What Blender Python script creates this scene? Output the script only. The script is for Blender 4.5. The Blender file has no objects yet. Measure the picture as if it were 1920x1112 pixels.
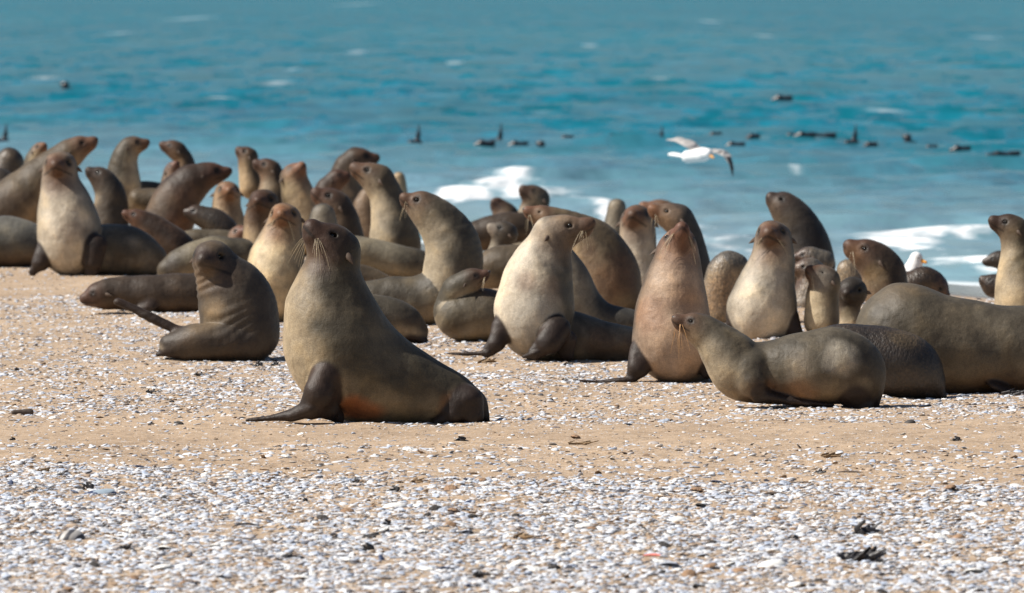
import bpy, math, random
import numpy as np
random.seed(7); RNG = np.random.default_rng(11)
scene = bpy.context.scene
COL = scene.collection

# ------------------------------------------------------------ camera
F = 16000.0            # focal length in photo pixels (1920 wide)
H = 2.05               # eye height above the sand
PITCH = math.atan(566.0 / F)
cam = bpy.data.cameras.new("camera"); cam_o = bpy.data.objects.new("camera", cam); COL.objects.link(cam_o)
cam.sensor_width = 36.0; cam.lens = 36.0 * F / 1920.0
cam.clip_start = 0.5; cam.clip_end = 60000
cam_o.location = (0, 0, H); cam_o.rotation_euler = (math.pi / 2 - PITCH, 0, 0)
cam.dof.use_dof = True; cam.dof.focus_distance = 40.5; cam.dof.aperture_fstop = 8.5
scene.camera = cam_o

# ------------------------------------------------------------ light
SUN_EL = math.radians(46); SUN_AZ = math.radians(-97)     # compass style: 0 = +Y, clockwise
sun_dir = np.array([math.sin(SUN_AZ) * math.cos(SUN_EL), math.cos(SUN_AZ) * math.cos(SUN_EL), math.sin(SUN_EL)])
world = bpy.data.worlds.new("World"); scene.world = world; world.use_nodes = True
wn = world.node_tree.nodes; wl = world.node_tree.links
sky = wn.new('ShaderNodeTexSky'); sky.sky_type = 'NISHITA'; sky.sun_disc = False
sky.sun_elevation = SUN_EL; sky.sun_rotation = SUN_AZ % (2 * math.pi)
sky.air_density = 1.0; sky.dust_density = 0.6; sky.ozone_density = 1.5
wl.new(sky.outputs[0], wn['Background'].inputs[0]); wn['Background'].inputs[1].default_value = 0.05
sl = bpy.data.lights.new("sun", 'SUN'); sl.energy = 5.0; sl.angle = math.radians(0.5); sl.color = (1.0, 0.94, 0.85)
so = bpy.data.objects.new("sun", sl); COL.objects.link(so); so.location = (-30, -10, 30)
from mathutils import Vector
so.rotation_euler = Vector(-sun_dir).to_track_quat('-Z', 'Y').to_euler()
scene.view_settings.view_transform = 'Standard'; scene.view_settings.look = 'None'
scene.view_settings.exposure = 0.45; scene.view_settings.gamma = 1.0
scene.view_settings.use_curve_mapping = False

# ------------------------------------------------------------ helpers
def sstep(a, b, x):
    t = np.clip((x - a) / (b - a), 0, 1); return t * t * (3 - 2 * t)

def vnoise(x, y, seed=0):
    xi = np.floor(x).astype(np.int64); yi = np.floor(y).astype(np.int64)
    xf = x - xi; yf = y - yi
    u = xf * xf * (3 - 2 * xf); v = yf * yf * (3 - 2 * yf)
    def h(a, b):
        n = (a * 374761393 + b * 668265263 + seed * 1442695041) & 0xffffffff
        n = ((n ^ (n >> 13)) * 1274126177) & 0xffffffff
        return ((n ^ (n >> 16)) & 0xffff) / 65535.0
    return (h(xi, yi) * (1 - u) + h(xi + 1, yi) * u) * (1 - v) + (h(xi, yi + 1) * (1 - u) + h(xi + 1, yi + 1) * u) * v

def fbm(x, y, seed=0, n=3):
    s = 0; a = 0.5
    for i in range(n):
        s = s + a * vnoise(x * 2 ** i, y * 2 ** i, seed + i * 17); a *= 0.5
    return s / (1 - 0.5 ** n)

def tag(o, label=None, cat=None, group=None, kind=None):
    if label: o['label'] = label
    if cat: o['category'] = cat
    if group: o['group'] = group
    if kind: o['kind'] = kind
    return o

def np_mesh(name, verts, quads, smooth=True):
    me = bpy.data.meshes.new(name)
    verts = np.asarray(verts, np.float32); quads = np.asarray(quads, np.int32)
    k = quads.shape[1]
    me.vertices.add(len(verts)); me.vertices.foreach_set('co', verts.ravel())
    me.loops.add(quads.size); me.loops.foreach_set('vertex_index', quads.ravel())
    me.polygons.add(len(quads))
    me.polygons.foreach_set('loop_start', np.arange(0, quads.size, k, dtype=np.int32))
    me.polygons.foreach_set('loop_total', np.full(len(quads), k, np.int32))
    me.update(calc_edges=True); me.validate()
    me.polygons.foreach_set('use_smooth', np.full(len(me.polygons), smooth))
    return me

def link(name, me, mat=None, parent=None, loc=None):
    o = bpy.data.objects.new(name, me); COL.objects.link(o)
    if mat is not None and me is not None and len(me.materials) == 0: me.materials.append(mat)
    if parent is not None: o.parent = parent
    if loc is not None: o.location = loc
    return o

def set_col(me, name, rgb):
    a = me.attributes.new(name, 'FLOAT_COLOR', 'POINT')
    c = np.ones((len(rgb), 4), np.float32); c[:, :rgb.shape[1]] = rgb
    a.data.foreach_set('color', c.ravel())

def set_float(me, name, v):
    a = me.attributes.new(name, 'FLOAT', 'POINT'); a.data.foreach_set('value', np.asarray(v, np.float32))

class Mat:
    def __init__(s, name):
        s.m = bpy.data.materials.new(name); s.m.use_nodes = True
        s.n = s.m.node_tree.nodes; s.l = s.m.node_tree.links; s.b = s.n['Principled BSDF']
    def node(s, t, **kw):
        n = s.n.new(t)
        for k, v in kw.items():
            if k.startswith('i_'): n.inputs[k[2:].replace('_', ' ')].default_value = v
            else: setattr(n, k, v)
        return n
    def link(s, a, b): s.l.new(a, b)
    def noise(s, scale, detail=3, vec=None, rough=0.5):
        n = s.node('ShaderNodeTexNoise'); n.inputs['Scale'].default_value = scale
        n.inputs['Detail'].default_value = detail; n.inputs['Roughness'].default_value = rough
        if vec is not None: s.link(vec, n.inputs['Vector'])
        return n
    def ramp(s, fac, stops):
        r = s.node('ShaderNodeValToRGB'); s.link(fac, r.inputs[0])
        e = r.color_ramp.elements
        while len(e) < len(stops): e.new(0.5)
        for i, (p, c) in enumerate(stops):
            e[i].position = p; e[i].color = (*c, 1) if len(c) == 3 else c
        return r
    def mix(s, fac, a, b, mode='MIX'):
        m = s.node('ShaderNodeMix', data_type='RGBA', blend_type=mode)
        for v, i in ((fac, 0), (a, 6), (b, 7)):
            if isinstance(v, (int, float)): m.inputs[i].default_value = v
            elif isinstance(v, tuple): m.inputs[i].default_value = (*v, 1)
            else: s.link(v, m.inputs[i])
        return m.outputs[2]
    def bump(s, h, strength, dist, normal=None):
        b = s.node('ShaderNodeBump'); b.inputs['Strength'].default_value = strength
        b.inputs['Distance'].default_value = dist; s.link(h, b.inputs['Height'])
        if normal is not None: s.link(normal, b.inputs['Normal'])
        return b.outputs[0]

def simple_mat(name, rgb, rough=0.6, var=0.25, scale=60.0, bump=0.004, spec=0.5):
    M = Mat(name); g = M.node('ShaderNodeTexCoord')
    n = M.noise(scale, 3, g.outputs['Object'])
    lo = tuple(c * (1 - var) for c in rgb); hi = tuple(min(1, c * (1 + var)) for c in rgb)
    r = M.ramp(n.outputs[0], [(0.3, lo), (0.7, hi)])
    M.link(r.outputs[0], M.b.inputs['Base Color']); M.b.inputs['Roughness'].default_value = rough
    M.b.inputs['Specular IOR Level'].default_value = spec
    M.link(M.bump(n.outputs[0], 0.6, bump), M.b.inputs['Normal'])
    return M.m

def fur_mat(name, wet=False):
    M = Mat(name); g = M.node('ShaderNodeTexCoord')
    a = M.node('ShaderNodeAttribute', attribute_name='pelt')
    big = M.noise(7, 3, g.outputs['Object']); fine = M.noise(190 if not wet else 70, 3, g.outputs['Object'])
    r1 = M.ramp(big.outputs[0], [(0.25, (0.60, 0.58, 0.56)), (0.5, (1.0, 1.0, 1.0)), (0.75, (1.35, 1.27, 1.12))])
    c = M.mix(1.0, a.outputs['Color'], r1.outputs[0], 'MULTIPLY')
    if wet: r2 = M.ramp(fine.outputs[0], [(0.35, (0.68, 0.68, 0.68)), (0.68, (1.4, 1.3, 1.15))])
    else: r2 = M.ramp(fine.outputs[0], [(0.3, (0.74, 0.74, 0.74)), (0.72, (1.24, 1.22, 1.18))])
    c = M.mix(1.0, c, r2.outputs[0], 'MULTIPLY')
    mps = M.node('ShaderNodeMapping'); mps.inputs['Scale'].default_value = (1, 1, .45); M.link(g.outputs['Object'], mps.inputs['Vector'])
    mid = M.noise(38, 4, mps.outputs[0], .65)
    c = M.mix(1.0, c, M.ramp(mid.outputs[0], [(0.3, (.84, .83, .82)), (0.5, (1, 1, 1)), (0.72, (1.15, 1.13, 1.1))]).outputs[0], 'MULTIPLY')
    M.link(c, M.b.inputs['Base Color'])
    M.b.inputs['Roughness'].default_value = 0.45 if wet else 0.55
    M.b.inputs['Specular IOR Level'].default_value = 0.5 if wet else 0.34
    M.b.inputs['Sheen Weight'].default_value = 0.0 if wet else 0.04
    M.b.inputs['Sheen Roughness'].default_value = 0.4
    M.b.inputs['Sheen Tint'].default_value = (1.0, 0.93, 0.82, 1)
    if wet:
        mpw = M.node('ShaderNodeMapping'); mpw.inputs['Scale'].default_value = (1.6, 1.0, .8); mpw.inputs['Rotation'].default_value = (.3, .9, 0)
        M.link(g.outputs['Object'], mpw.inputs['Vector']); w = M.noise(34, 2, mpw.outputs[0], .7)
        n1 = M.bump(w.outputs[0], 0.6, 0.010); n2 = M.bump(fine.outputs[0], 0.6, 0.004, n1)
    else:
        n0 = M.bump(big.outputs[0], 0.6, 0.03); n1 = M.bump(mid.outputs[0], 0.5, 0.0035, n0); n2 = M.bump(fine.outputs[0], 0.6, 0.0025, n1)
    M.link(n2, M.b.inputs['Normal'])
    return M.m

FUR = fur_mat('dry_fur'); WET = fur_mat('wet_fur', True)
EYE = simple_mat('eye_black', (0.006, 0.005, 0.005), 0.22, 0.1, 20, 0.0)
NOSE = simple_mat('nose_skin', (0.03, 0.018, 0.014), 0.35, 0.3, 200, 0.001)
EARM = simple_mat('ear_fur', (0.075, 0.048, 0.032), 0.7, 0.3, 150, 0.001)
WHISK = simple_mat('whisker', (0.42, 0.34, 0.22), 0.4, 0.15, 60, 0.0)
WHISK2 = simple_mat('amber_whisker', (0.55, 0.30, 0.12), 0.4, 0.15, 60, 0.0)

# ------------------------------------------------------------ terrain function
ZW = -0.30
def shore_y(X): return 77.5 - 2.6 * X + 0.4 * np.sin(X * 0.8)
def ground_z(X, Y):
    X = np.asarray(X, float); Y = np.asarray(Y, float)
    s = Y - shore_y(X)
    z = -0.27 * sstep(-15, 0.5, s) - 0.03 * sstep(-2, 2, s) - 0.03 * np.clip(s - 1, 0, 60)
    z = z + 0.035 * (fbm(X * 0.35, Y * 0.16, 3) - 0.5)
    # low ridge of blown sand in front of the animals
    yr = 38.6 + 0.5 * np.sin(X * 0.9) + 0.25 * X
    z = z + 0.030 * np.exp(-((Y - yr) / 1.4) ** 2)
    z = z + (0.022 * (fbm(X * 2.2, Y * 1.1, 5) - 0.5) + 0.016 * (fbm(X * 7, Y * 5, 8, 2) - 0.5) + 0.014 * sstep(.62, .8, vnoise(X * 4.2, Y * 3.1, 77)) * (vnoise(X * 11, Y * 11, 78) - .2)) * (1 - sstep(-18, -6, s))
    return z
TP = math.tan(PITCH)
def pix(x, y, D):
    """world point seen at photo pixel (x, y) at distance D along +Y"""
    a = PITCH + math.atan((y - 556.0) / F)
    c = math.cos(math.atan((y - 556.0) / F)) / math.cos(a)
    return np.array([(x - 960.0) / F * D / math.cos(a) * math.cos(math.atan((y - 556.0) / F)), D, H - D * math.tan(a)])
def ground_at(x, y):
    lo, hi = 20.0, 140.0
    for _ in range(40):
        m = 0.5 * (lo + hi); p = pix(x, y, m)
        if p[2] > float(ground_z(p[0], p[1])): lo = m
        else: hi = m
    return pix(x, y, lo)

# ------------------------------------------------------------ sand
def axis(parts):
    out = [parts[0][0]]
    for a, b, st in parts:
        n = max(1, int(round((b - a) / st))); out += list(np.linspace(a, b, n + 1)[1:])
    return np.array(out)
def grid_mesh(name, X, Y, Z):
    r, c = X.shape
    v = np.stack([X, Y, Z], -1).reshape(-1, 3)
    i = np.arange(r * c).reshape(r, c)
    q = np.stack([i[:-1, :-1], i[:-1, 1:], i[1:, 1:], i[1:, :-1]], -1).reshape(-1, 4)
    return np_mesh(name, v, q)

xs = axis([(-400, -60, 40), (-60, -8, 2), (-8, -4.6, 0.2), (-4.6, 4.6, 0.045), (4.6, 8, 0.2), (8, 60, 2), (60, 400, 40)])
ys = axis([(-120, 10, 10), (10, 27, 1), (27, 44, 0.03), (44, 60, 0.06), (60, 110, 0.4), (110, 300, 10)])
XX, YY = np.meshgrid(xs, ys)
sand_me = grid_mesh('sand', XX, YY, ground_z(XX, YY))
wetv = sstep(-9, -4, YY - shore_y(XX)).ravel()
set_float(sand_me, 'wet', wetv)
M = Mat('beach_sand'); g = M.node('ShaderNodeTexCoord')
n1 = M.noise(0.9, 4, g.outputs['Object']); n2 = M.noise(14, 4, g.outputs['Object'], 0.65); n3 = M.noise(160, 3, g.outputs['Object'])
c = M.ramp(n1.outputs[0], [(0.3, (0.35, 0.245, 0.155)), (0.7, (0.46, 0.335, 0.222))]).outputs[0]
c = M.mix(1.0, c, M.ramp(n2.outputs[0], [(0.32, (0.60, 0.57, 0.54)), (0.5, (1, 1, 1)), (0.75, (1.15, 1.15, 1.15))]).outputs[0], 'MULTIPLY')
grit = M.ramp(n3.outputs[0], [(0.60, (0, 0, 0)), (0.68, (1, 1, 1))])
c = M.mix(grit.outputs[0], c, (0.74, 0.70, 0.66))
wa = M.node('ShaderNodeAttribute', attribute_name='wet')
c = M.mix(wa.outputs['Fac'], c, (0.20, 0.19, 0.18))
M.link(c, M.b.inputs['Base Color'])
rr = M.node('ShaderNodeMapRange'); M.link(wa.outputs['Fac'], rr.inputs[0]); rr.inputs[3].default_value = 0.9; rr.inputs[4].default_value = 0.10
M.link(rr.outputs[0], M.b.inputs['Roughness'])
b1 = M.bump(n2.outputs[0], 0.7, 0.02); M.link(M.bump(n3.outputs[0], 0.6, 0.004, b1), M.b.inputs['Normal'])
tag(link('beach_sand', sand_me, M.m), 'tan beach sand strewn with shells', None, None, 'structure')

# ------------------------------------------------------------ sea
def build_sea():
    pyx = np.linspace(575, 3, 640)
    Yr = (H - ZW) * F / (pyx + 10.0)
    Yr = np.concatenate([np.array([40, 50, 58.0]), Yr, np.array([3500, 5000, 8000, 14000, 24000, 40000.])])
    u = np.concatenate([[-60, -20, -6, -2.5, -1.6], np.linspace(-1.2, 1.2, 300), [1.6, 2.5, 6, 20, 60]])
    half = 0.06 * Yr + 1.0
    X = u[None, :] * half[:, None]; Y = np.repeat(Yr[:, None], len(u), 1)
    s = Y - shore_y(np.clip(X, -12, 12))
    row = np.gradient(Yr)[:, None]
    Z = np.zeros_like(X)
    rg = np.random.default_rng(5)
    for k in range(46):
        lam = 0.7 * (1.052 ** k) + 0.1; th = rg.normal(-0.2, 0.6); ph = rg.uniform(0, 6.28)
        kk = 2 * math.pi / lam
        kx, ky = math.sin(th) * kk, math.cos(th) * kk
        fade = 1 - sstep(0.22, 0.5, row / lam)
        if not np.any(fade > 0): continue
        Z += 0.0052 * lam ** 0.7 * fade * np.sin(kx * X + ky * Y + ph) * (0.5 + vnoise(X / (lam * 3), Y / (lam * 5), k))
    Z *= 0.22 + 0.78 * sstep(2, 45, s)
    foam = np.zeros_like(X)
    def blob(x, y, rx, ry, amp, h=0.0):
        D = (H - ZW) * F / (y + 10.0); cx = (x - 960) / F * D
        sx = rx / F * D; sy = ry * D * D / (F * (H - ZW))
        g_ = np.exp(-(((X - cx) / sx) ** 2 + ((Y - D) / sy) ** 2))
        return g_ * amp, g_ * h
    # breaking wave behind the middle of the colony, then rollers on the right
    for a in [(868, 370, 46, 12, 1.9, .05), (958, 336, 46, 8, 1.1, .05), (990, 362, 52, 16, 1.2, .02), (920, 350, 50, 9, 1.2, .03), (1140, 402, 22, 24, 1.3, .02), (1085, 372, 40, 14, .5, .02), (925, 352, 40, 10, .5, 0),
              (815, 380, 40, 8, .5, .0), (1350, 452, 110, 14, .62, .02), (1440, 470, 90, 12, .55, 0), (1345, 425, 130, 5, .45, 0),
              (1690, 452, 62, 12, 1.7, .03), (1790, 440, 90, 9, 1.3, .04), (1860, 430, 60, 6, 1.0, .03), (1850, 492, 120, 12, 1.4, .02),
              (1740, 470, 60, 10, .7, .03), (1890, 512, 80, 10, .6, 0), (1620, 440, 50, 6, .5, 0), (1570, 470, 70, 12, .4, 0), (1250, 470, 70, 16, .5, 0)]:
        f_, h_ = blob(*a); foam += f_; Z += h_
    # smooth dark swell faces between the rollers
    Z += blob(1830, 462, 110, 8, 0, .05)[1]
    nz = fbm(X * 1.6, Y * 0.35, 21, 4); nf = fbm(X * 5, Y * 1.1, 33, 3)
    fine = fbm(X * 9, Y * 2.6, 57, 2)
    fo = sstep(.26, 1.12, np.minimum(foam, 1.15) * .80 + (nz - .5) * .9 + (nf - .5) * .9 + (fine - .5) * .5) * sstep(.05, .4, foam)
    fo = np.maximum(fo, 0.55 * np.exp(-((s - 0.5 - 1.2 * nz) / 0.9) ** 2))
    # scattered whitecaps further out
    wc = []
    for (x, y, rx, ry) in [(362, 34, 16, 3), (548, 130, 10, 2), (852, 118, 12, 3), (675, 8, 14, 2), (670, 97, 14, 3), (520, 158, 26, 3), (90, 147, 22, 2),
                           (1845, 70, 16, 2), (1432, 67, 12, 2), (1660, 214, 26, 4), (1105, 85, 12, 2), (225, 62, 12, 2), (1020, 212, 20, 2), (1490, 318, 8, 4), (720, 222, 14, 2),
                           (1240, 150, 14, 2), (420, 186, 24, 2), (1330, 40, 12, 2), (180, 176, 16, 2)]:
        f_, _ = blob(x, y, rx, ry, 1.0); fo = np.maximum(fo, f_ * (0.12 + 0.5 * nf))
    fo = np.clip(fo * 1.15, 0, 1)
    build_sea.grid = (X, Y, Z)
    me = grid_mesh('sea', X, Y, Z + ZW)
    set_float(me, 'foam', fo.ravel()); set_float(me, 'shallow', np.exp(-np.clip(s, 0, None) / 34).ravel())
    return me
sea_me = build_sea()
M = Mat('sea_water'); g = M.node('ShaderNodeTexCoord')
mp = M.node('ShaderNodeMapping'); mp.inputs['Scale'].default_value = (1, 0.16, 1); M.link(g.outputs['Object'], mp.inputs['Vector'])
nb = M.noise(0.42, 6, mp.outputs[0], 0.62); ns = M.noise(1.6, 4, mp.outputs[0], 0.6); nw = M.noise(0.02, 3, mp.outputs[0])
deep = M.ramp(nb.outputs[0], [(0.36, (0.003, 0.105, 0.135)), (0.5, (0.005, 0.150, 0.205)), (0.66, (0.020, 0.215, 0.305))]).outputs[0]
deep = M.mix(1.0, deep, M.ramp(nw.outputs[0], [(0.35, (0.8, 0.85, 0.9)), (0.65, (1.15, 1.1, 1.1))]).outputs[0], 'MULTIPLY')
sh = M.node('ShaderNodeAttribute', attribute_name='shallow')
shr = M.ramp(sh.outputs['Fac'], [(0.10, (0, 0, 0)), (0.38, (.5, .5, .5)), (0.8, (1, 1, 1))])
shal = M.ramp(nb.outputs[0], [(0.35, (0.16, 0.28, 0.33)), (0.65, (0.26, 0.37, 0.43))]).outputs[0]
c = M.mix(shr.outputs[0], deep, shal)
fa = M.node('ShaderNodeAttribute', attribute_name='foam')
c = M.mix(fa.outputs['Fac'], c, (0.76, 0.78, 0.80)); M.link(c, M.b.inputs['Base Color'])
M.b.inputs['IOR'].default_value = 1.33; M.b.inputs['Specular IOR Level'].default_value = 0.18
rr = M.node('ShaderNodeMapRange'); M.link(fa.outputs['Fac'], rr.inputs[0]); rr.inputs[3].default_value = 0.22; rr.inputs[4].default_value = 0.9
M.link(rr.outputs[0], M.b.inputs['Roughness'])
geo = M.node('ShaderNodeNewGeometry')
def vm(op, a, b=None, sc=None):
    n = M.node('ShaderNodeVectorMath', operation=op); M.link(a, n.inputs[0])
    if b is not None:
        if isinstance(b, tuple): n.inputs[1].default_value = b
        else: M.link(b, n.inputs[1])
    return n.outputs[0]
sl1 = vm('MULTIPLY', vm('SUBTRACT', ns.outputs['Color'], (.5, .5, .5)), (1.5, 1.9, 0))
sl2 = vm('MULTIPLY', vm('SUBTRACT', nb.outputs['Color'], (.5, .5, .5)), (1.4, 2.2, 0))
nn = vm('NORMALIZE', vm('ADD', vm('ADD', sl1, sl2), geo.outputs['Normal']))
M.link(nn, M.b.inputs['Normal'])
tag(link('sea_water', sea_me, M.m), 'turquoise sea with wind chop and small breakers', None, None, 'structure')

# ------------------------------------------------------------ signed distance modelling
def surface_nets(V, origin, h):
    S = V < 0
    nx, ny, nz = V.shape
    c = np.zeros((nx - 1, ny - 1, nz - 1), np.int8)
    for i in (0, 1):
        for j in (0, 1):
            for k in (0, 1):
                c += S[i:nx - 1 + i, j:ny - 1 + j, k:nz - 1 + k]
    act = (c > 0) & (c < 8)
    I, J, K = np.nonzero(act)
    idx = -np.ones(act.shape, np.int64); idx[I, J, K] = np.arange(len(I))
    acc = np.zeros((len(I), 3)); cnt = np.zeros(len(I))
    corners = [(i, j, k) for i in (0, 1) for j in (0, 1) for k in (0, 1)]
    for a in corners:
        for ax in range(3):
            if a[ax] == 1: continue
            b = list(a); b[ax] = 1
            va = V[I + a[0], J + a[1], K + a[2]]; vb = V[I + b[0], J + b[1], K + b[2]]
            m = (va < 0) != (vb < 0)
            t = np.where(m, va / np.where(m, va - vb, 1), 0)
            p = np.array(a, float)[None, :].repeat(len(I), 0); p[:, ax] += t
            acc += p * m[:, None]; cnt += m
    P = acc / cnt[:, None] + np.stack([I, J, K], 1)
    P = P * h + origin
    quads = []
    sl_ = slice(1, -1)
    # x edges
    A = S[:-1, 1:-1, 1:-1]; B = S[1:, 1:-1, 1:-1]
    for flip, (m) in ((False, A & ~B), (True, ~A & B)):
        i, j, k = np.nonzero(m); j = j + 1; k = k + 1
        q = np.stack([idx[i, j - 1, k - 1], idx[i, j, k - 1], idx[i, j, k], idx[i, j - 1, k]], 1); quads.append(q[:, ::-1] if flip else q)
    A = S[1:-1, :-1, 1:-1]; B = S[1:-1, 1:, 1:-1]
    for flip, (m) in ((False, A & ~B), (True, ~A & B)):
        i, j, k = np.nonzero(m); i = i + 1; k = k + 1
        q = np.stack([idx[i - 1, j, k - 1], idx[i - 1, j, k], idx[i, j, k], idx[i, j, k - 1]], 1); quads.append(q[:, ::-1] if flip else q)
    A = S[1:-1, 1:-1, :-1]; B = S[1:-1, 1:-1, 1:]
    for flip, (m) in ((False, A & ~B), (True, ~A & B)):
        i, j, k = np.nonzero(m); i = i + 1; j = j + 1
        q = np.stack([idx[i - 1, j - 1, k], idx[i, j - 1, k], idx[i, j, k], idx[i - 1, j, k]], 1); quads.append(q[:, ::-1] if flip else q)
    return P, np.concatenate(quads)

def nrm(v):
    v = np.asarray(v, float); return v / (np.linalg.norm(v) + 1e-12)

def seg_dist(P, a, b, ra, rb, n=None, flat=1.0):
    ab = b - a; L2 = ab @ ab + 1e-12
    q = P - a
    t = np.clip((q @ ab) / L2, 0, 1)
    q = q - t[..., None] * ab
    r = ra + (rb - ra) * t
    if n is None or flat >= 0.99:
        return np.sqrt((q * q).sum(-1)) - r
    qn = q @ n
    q2 = (q * q).sum(-1) - qn * qn
    return (np.sqrt(np.maximum(q2, 0) + (qn / flat) ** 2) - r) * (0.35 + 0.65 * flat)

def smin(a, b, k):
    if k <= 0: return np.minimum(a, b)
    h_ = np.clip(0.5 + 0.5 * (b - a) / k, 0, 1)
    return b + (a - b) * h_ - k * h_ * (1 - h_)

class Sdf:
    def __init__(s): s.pr = []     # (a, b, ra, rb, n, flat, k, group)
    def seg(s, a, b, ra, rb, n=None, flat=1.0, k=0.02, group='body'):
        s.pr.append((np.asarray(a, float), np.asarray(b, float), ra, rb, n, flat, k, group))
    def dist(s, P, group=None):
        D = np.full(P.shape[:-1], 0.6)
        for a, b, ra, rb, n, fl, k, g_ in s.pr:
            if group and g_ != group: continue
            if g_ == 'carve': continue
            D = smin(D, seg_dist(P, a, b, ra, rb, n, fl), k)
        return D
    def mesh(s, h, disp=None):
        lo = np.min([np.minimum(p[0] - p[2], p[1] - p[3]) for p in s.pr], 0) - 3 * h
        hi = np.max([np.maximum(p[0] + p[2], p[1] + p[3]) for p in s.pr], 0) + 3 * h
        n = np.ceil((hi - lo) / h).astype(int) + 1
        ax = [lo[i] + h * np.arange(n[i]) for i in range(3)]
        V = np.full(n, 0.6, np.float64)
        for carve in (False, True):
            for a, b, ra, rb, nn, fl, k, g_ in s.pr:
                if (g_ == 'carve') != carve: continue
                m = max(ra, rb) + k + 2.5 * h
                i0 = np.clip(np.floor((np.minimum(a, b) - m - lo) / h).astype(int), 0, n)
                i1 = np.clip(np.ceil((np.maximum(a, b) + m - lo) / h).astype(int) + 1, 0, n)
                if np.any(i1 <= i0): continue
                G = np.stack(np.meshgrid(ax[0][i0[0]:i1[0]], ax[1][i0[1]:i1[1]], ax[2][i0[2]:i1[2]], indexing='ij'), -1)
                d = seg_dist(G, a, b, ra, rb, nn, fl)
                sl_ = tuple(slice(i0[i], i1[i]) for i in range(3))
                if carve: V[sl_] = -smin(-V[sl_], d, k)
                else: V[sl_] = smin(V[sl_], d, k)
        if disp is not None:
            G = np.meshgrid(*ax, indexing='ij'); V = V + disp(*G)
        return surface_nets(V, lo, h)

def catmull(pts, n):
    pts = np.asarray(pts, float)
    P = np.vstack([2 * pts[0] - pts[1], pts, 2 * pts[-1] - pts[-2]])
    out = []
    for i in range(len(pts) - 1):
        p0, p1, p2, p3 = P[i:i + 4]
        for t in np.linspace(0, 1, n, endpoint=False):
            out.append(0.5 * ((2 * p1) + (-p0 + p2) * t + (2 * p0 - 5 * p1 + 4 * p2 - p3) * t * t + (-p0 + 3 * p1 - 3 * p2 + p3) * t ** 3))
    out.append(pts[-1]); out = np.array(out); out[:, 3] = np.maximum(out[:, 3], 0.004)
    return out

def vert_normals(P, Q):
    n = np.cross(P[Q[:, 2]] - P[Q[:, 0]], P[Q[:, 3]] - P[Q[:, 1]])
    N = np.zeros_like(P)
    for i in range(4): np.add.at(N, Q[:, i], n)
    return N / (np.linalg.norm(N, axis=1)[:, None] + 1e-12)

def sphere_mesh(name, r, sx=1, sy=1, sz=1, seg=12, ring=8):
    v = []; q = []
    for i in range(ring + 1):
        th = math.pi * (0.02 + 0.96 * i / ring)
        for j in range(seg):
            ph = 2 * math.pi * j / seg
            v.append((r * sx * math.sin(th) * math.cos(ph), r * sy * math.sin(th) * math.sin(ph), r * sz * math.cos(th)))
    for i in range(ring):
        for j in range(seg):
            q.append((i * seg + j, (i + 1) * seg + j, (i + 1) * seg + (j + 1) % seg, i * seg + (j + 1) % seg))
    me = np_mesh(name, v, q); return me
EYE_ME = sphere_mesh('eye', 1.0); EYE_ME.materials.append(EYE)
NOSE_ME = sphere_mesh('nose', 1.0, 0.75, 1.0, 0.7); NOSE_ME.materials.append(NOSE)
def ear_mesh():
    v = []; q = []
    N_, S_ = 7, 8
    for i in range(N_):
        t = i / (N_ - 1); r = (0.16 + 0.10 * math.sin(math.pi * min(1, t * 1.1))) * (1 - t ** 2.2) + 0.015
        for j in range(S_):
            a = 2 * math.pi * j / S_
            v.append((t, r * math.cos(a), 0.55 * r * math.sin(a) - 0.18 * t * t))
    for i in range(N_ - 1):
        for j in range(S_): q.append((i * S_ + j, i * S_ + (j + 1) % S_, (i + 1) * S_ + (j + 1) % S_, (i + 1) * S_ + j))
    me = np_mesh('ear', v, q); me.materials.append(EARM); return me
EAR_ME = ear_mesh()

def tube(verts, quads, pts, r0, r1, seg=4):
    base = len(verts); n = len(pts)
    for i, p in enumerate(pts):
        t = nrm(pts[min(i + 1, n - 1)] - pts[max(i - 1, 0)]); u = nrm(np.cross(t, [0.3, 0.2, 1])); w_ = np.cross(t, u)
        r = r0 + (r1 - r0) * i / (n - 1)
        for j in range(seg):
            a = 2 * math.pi * j / seg; verts.append(p + r * (math.cos(a) * u + math.sin(a) * w_))
    for i in range(n - 1):
        for j in range(seg):
            quads.append((base + i * seg + j, base + i * seg + (j + 1) % seg, base + (i + 1) * seg + (j + 1) % seg, base + (i + 1) * seg + j))

from mathutils import Matrix
def frame_mat(o, x, y, z, s=(1, 1, 1)):
    m = Matrix.Identity(4)
    for i in range(3):
        m[i][0] = x[i] * s[0]; m[i][1] = y[i] * s[1]; m[i][2] = z[i] * s[2]; m[i][3] = o[i]
    return m

# pelt palettes: (back, belly, muzzle)
PAL = dict(
    grey=((.215, .185, .135), (.42, .36, .26), (.17, .095, .06)),
    olive=((.205, .175, .118), (.46, .38, .26), (.13, .065, .042)),
    pale=((.26, .235, .19), (.60, .54, .44), (.17, .09, .055)),
    cream=((.27, .22, .145), (.70, .58, .39), (.30, .15, .08)),
    tan=((.27, .205, .13), (.46, .35, .22), (.28, .14, .085)),
    pink=((.30, .225, .165), (.50, .37, .27), (.22, .10, .065)),
    brown=((.135, .092, .06), (.21, .145, .092), (.12, .062, .042)),
    dark=((.062, .05, .04), (.10, .08, .06), (.06, .038, .03)),
    slate=((.14, .14, .13), (.25, .22, .17), (.13, .08, .06)),
    red=((.12, .07, .045), (.22, .13, .085), (.15, .07, .045)),
    black=((.028, .023, .02), (.05, .04, .032), (.04, .028, .022)),
    wetgrey=((.085, .08, .072), (.22, .18, .13), (.08, .05, .04)),
)
FLIP = np.array((.026, .016, .012))
TRIS = 0

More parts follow.
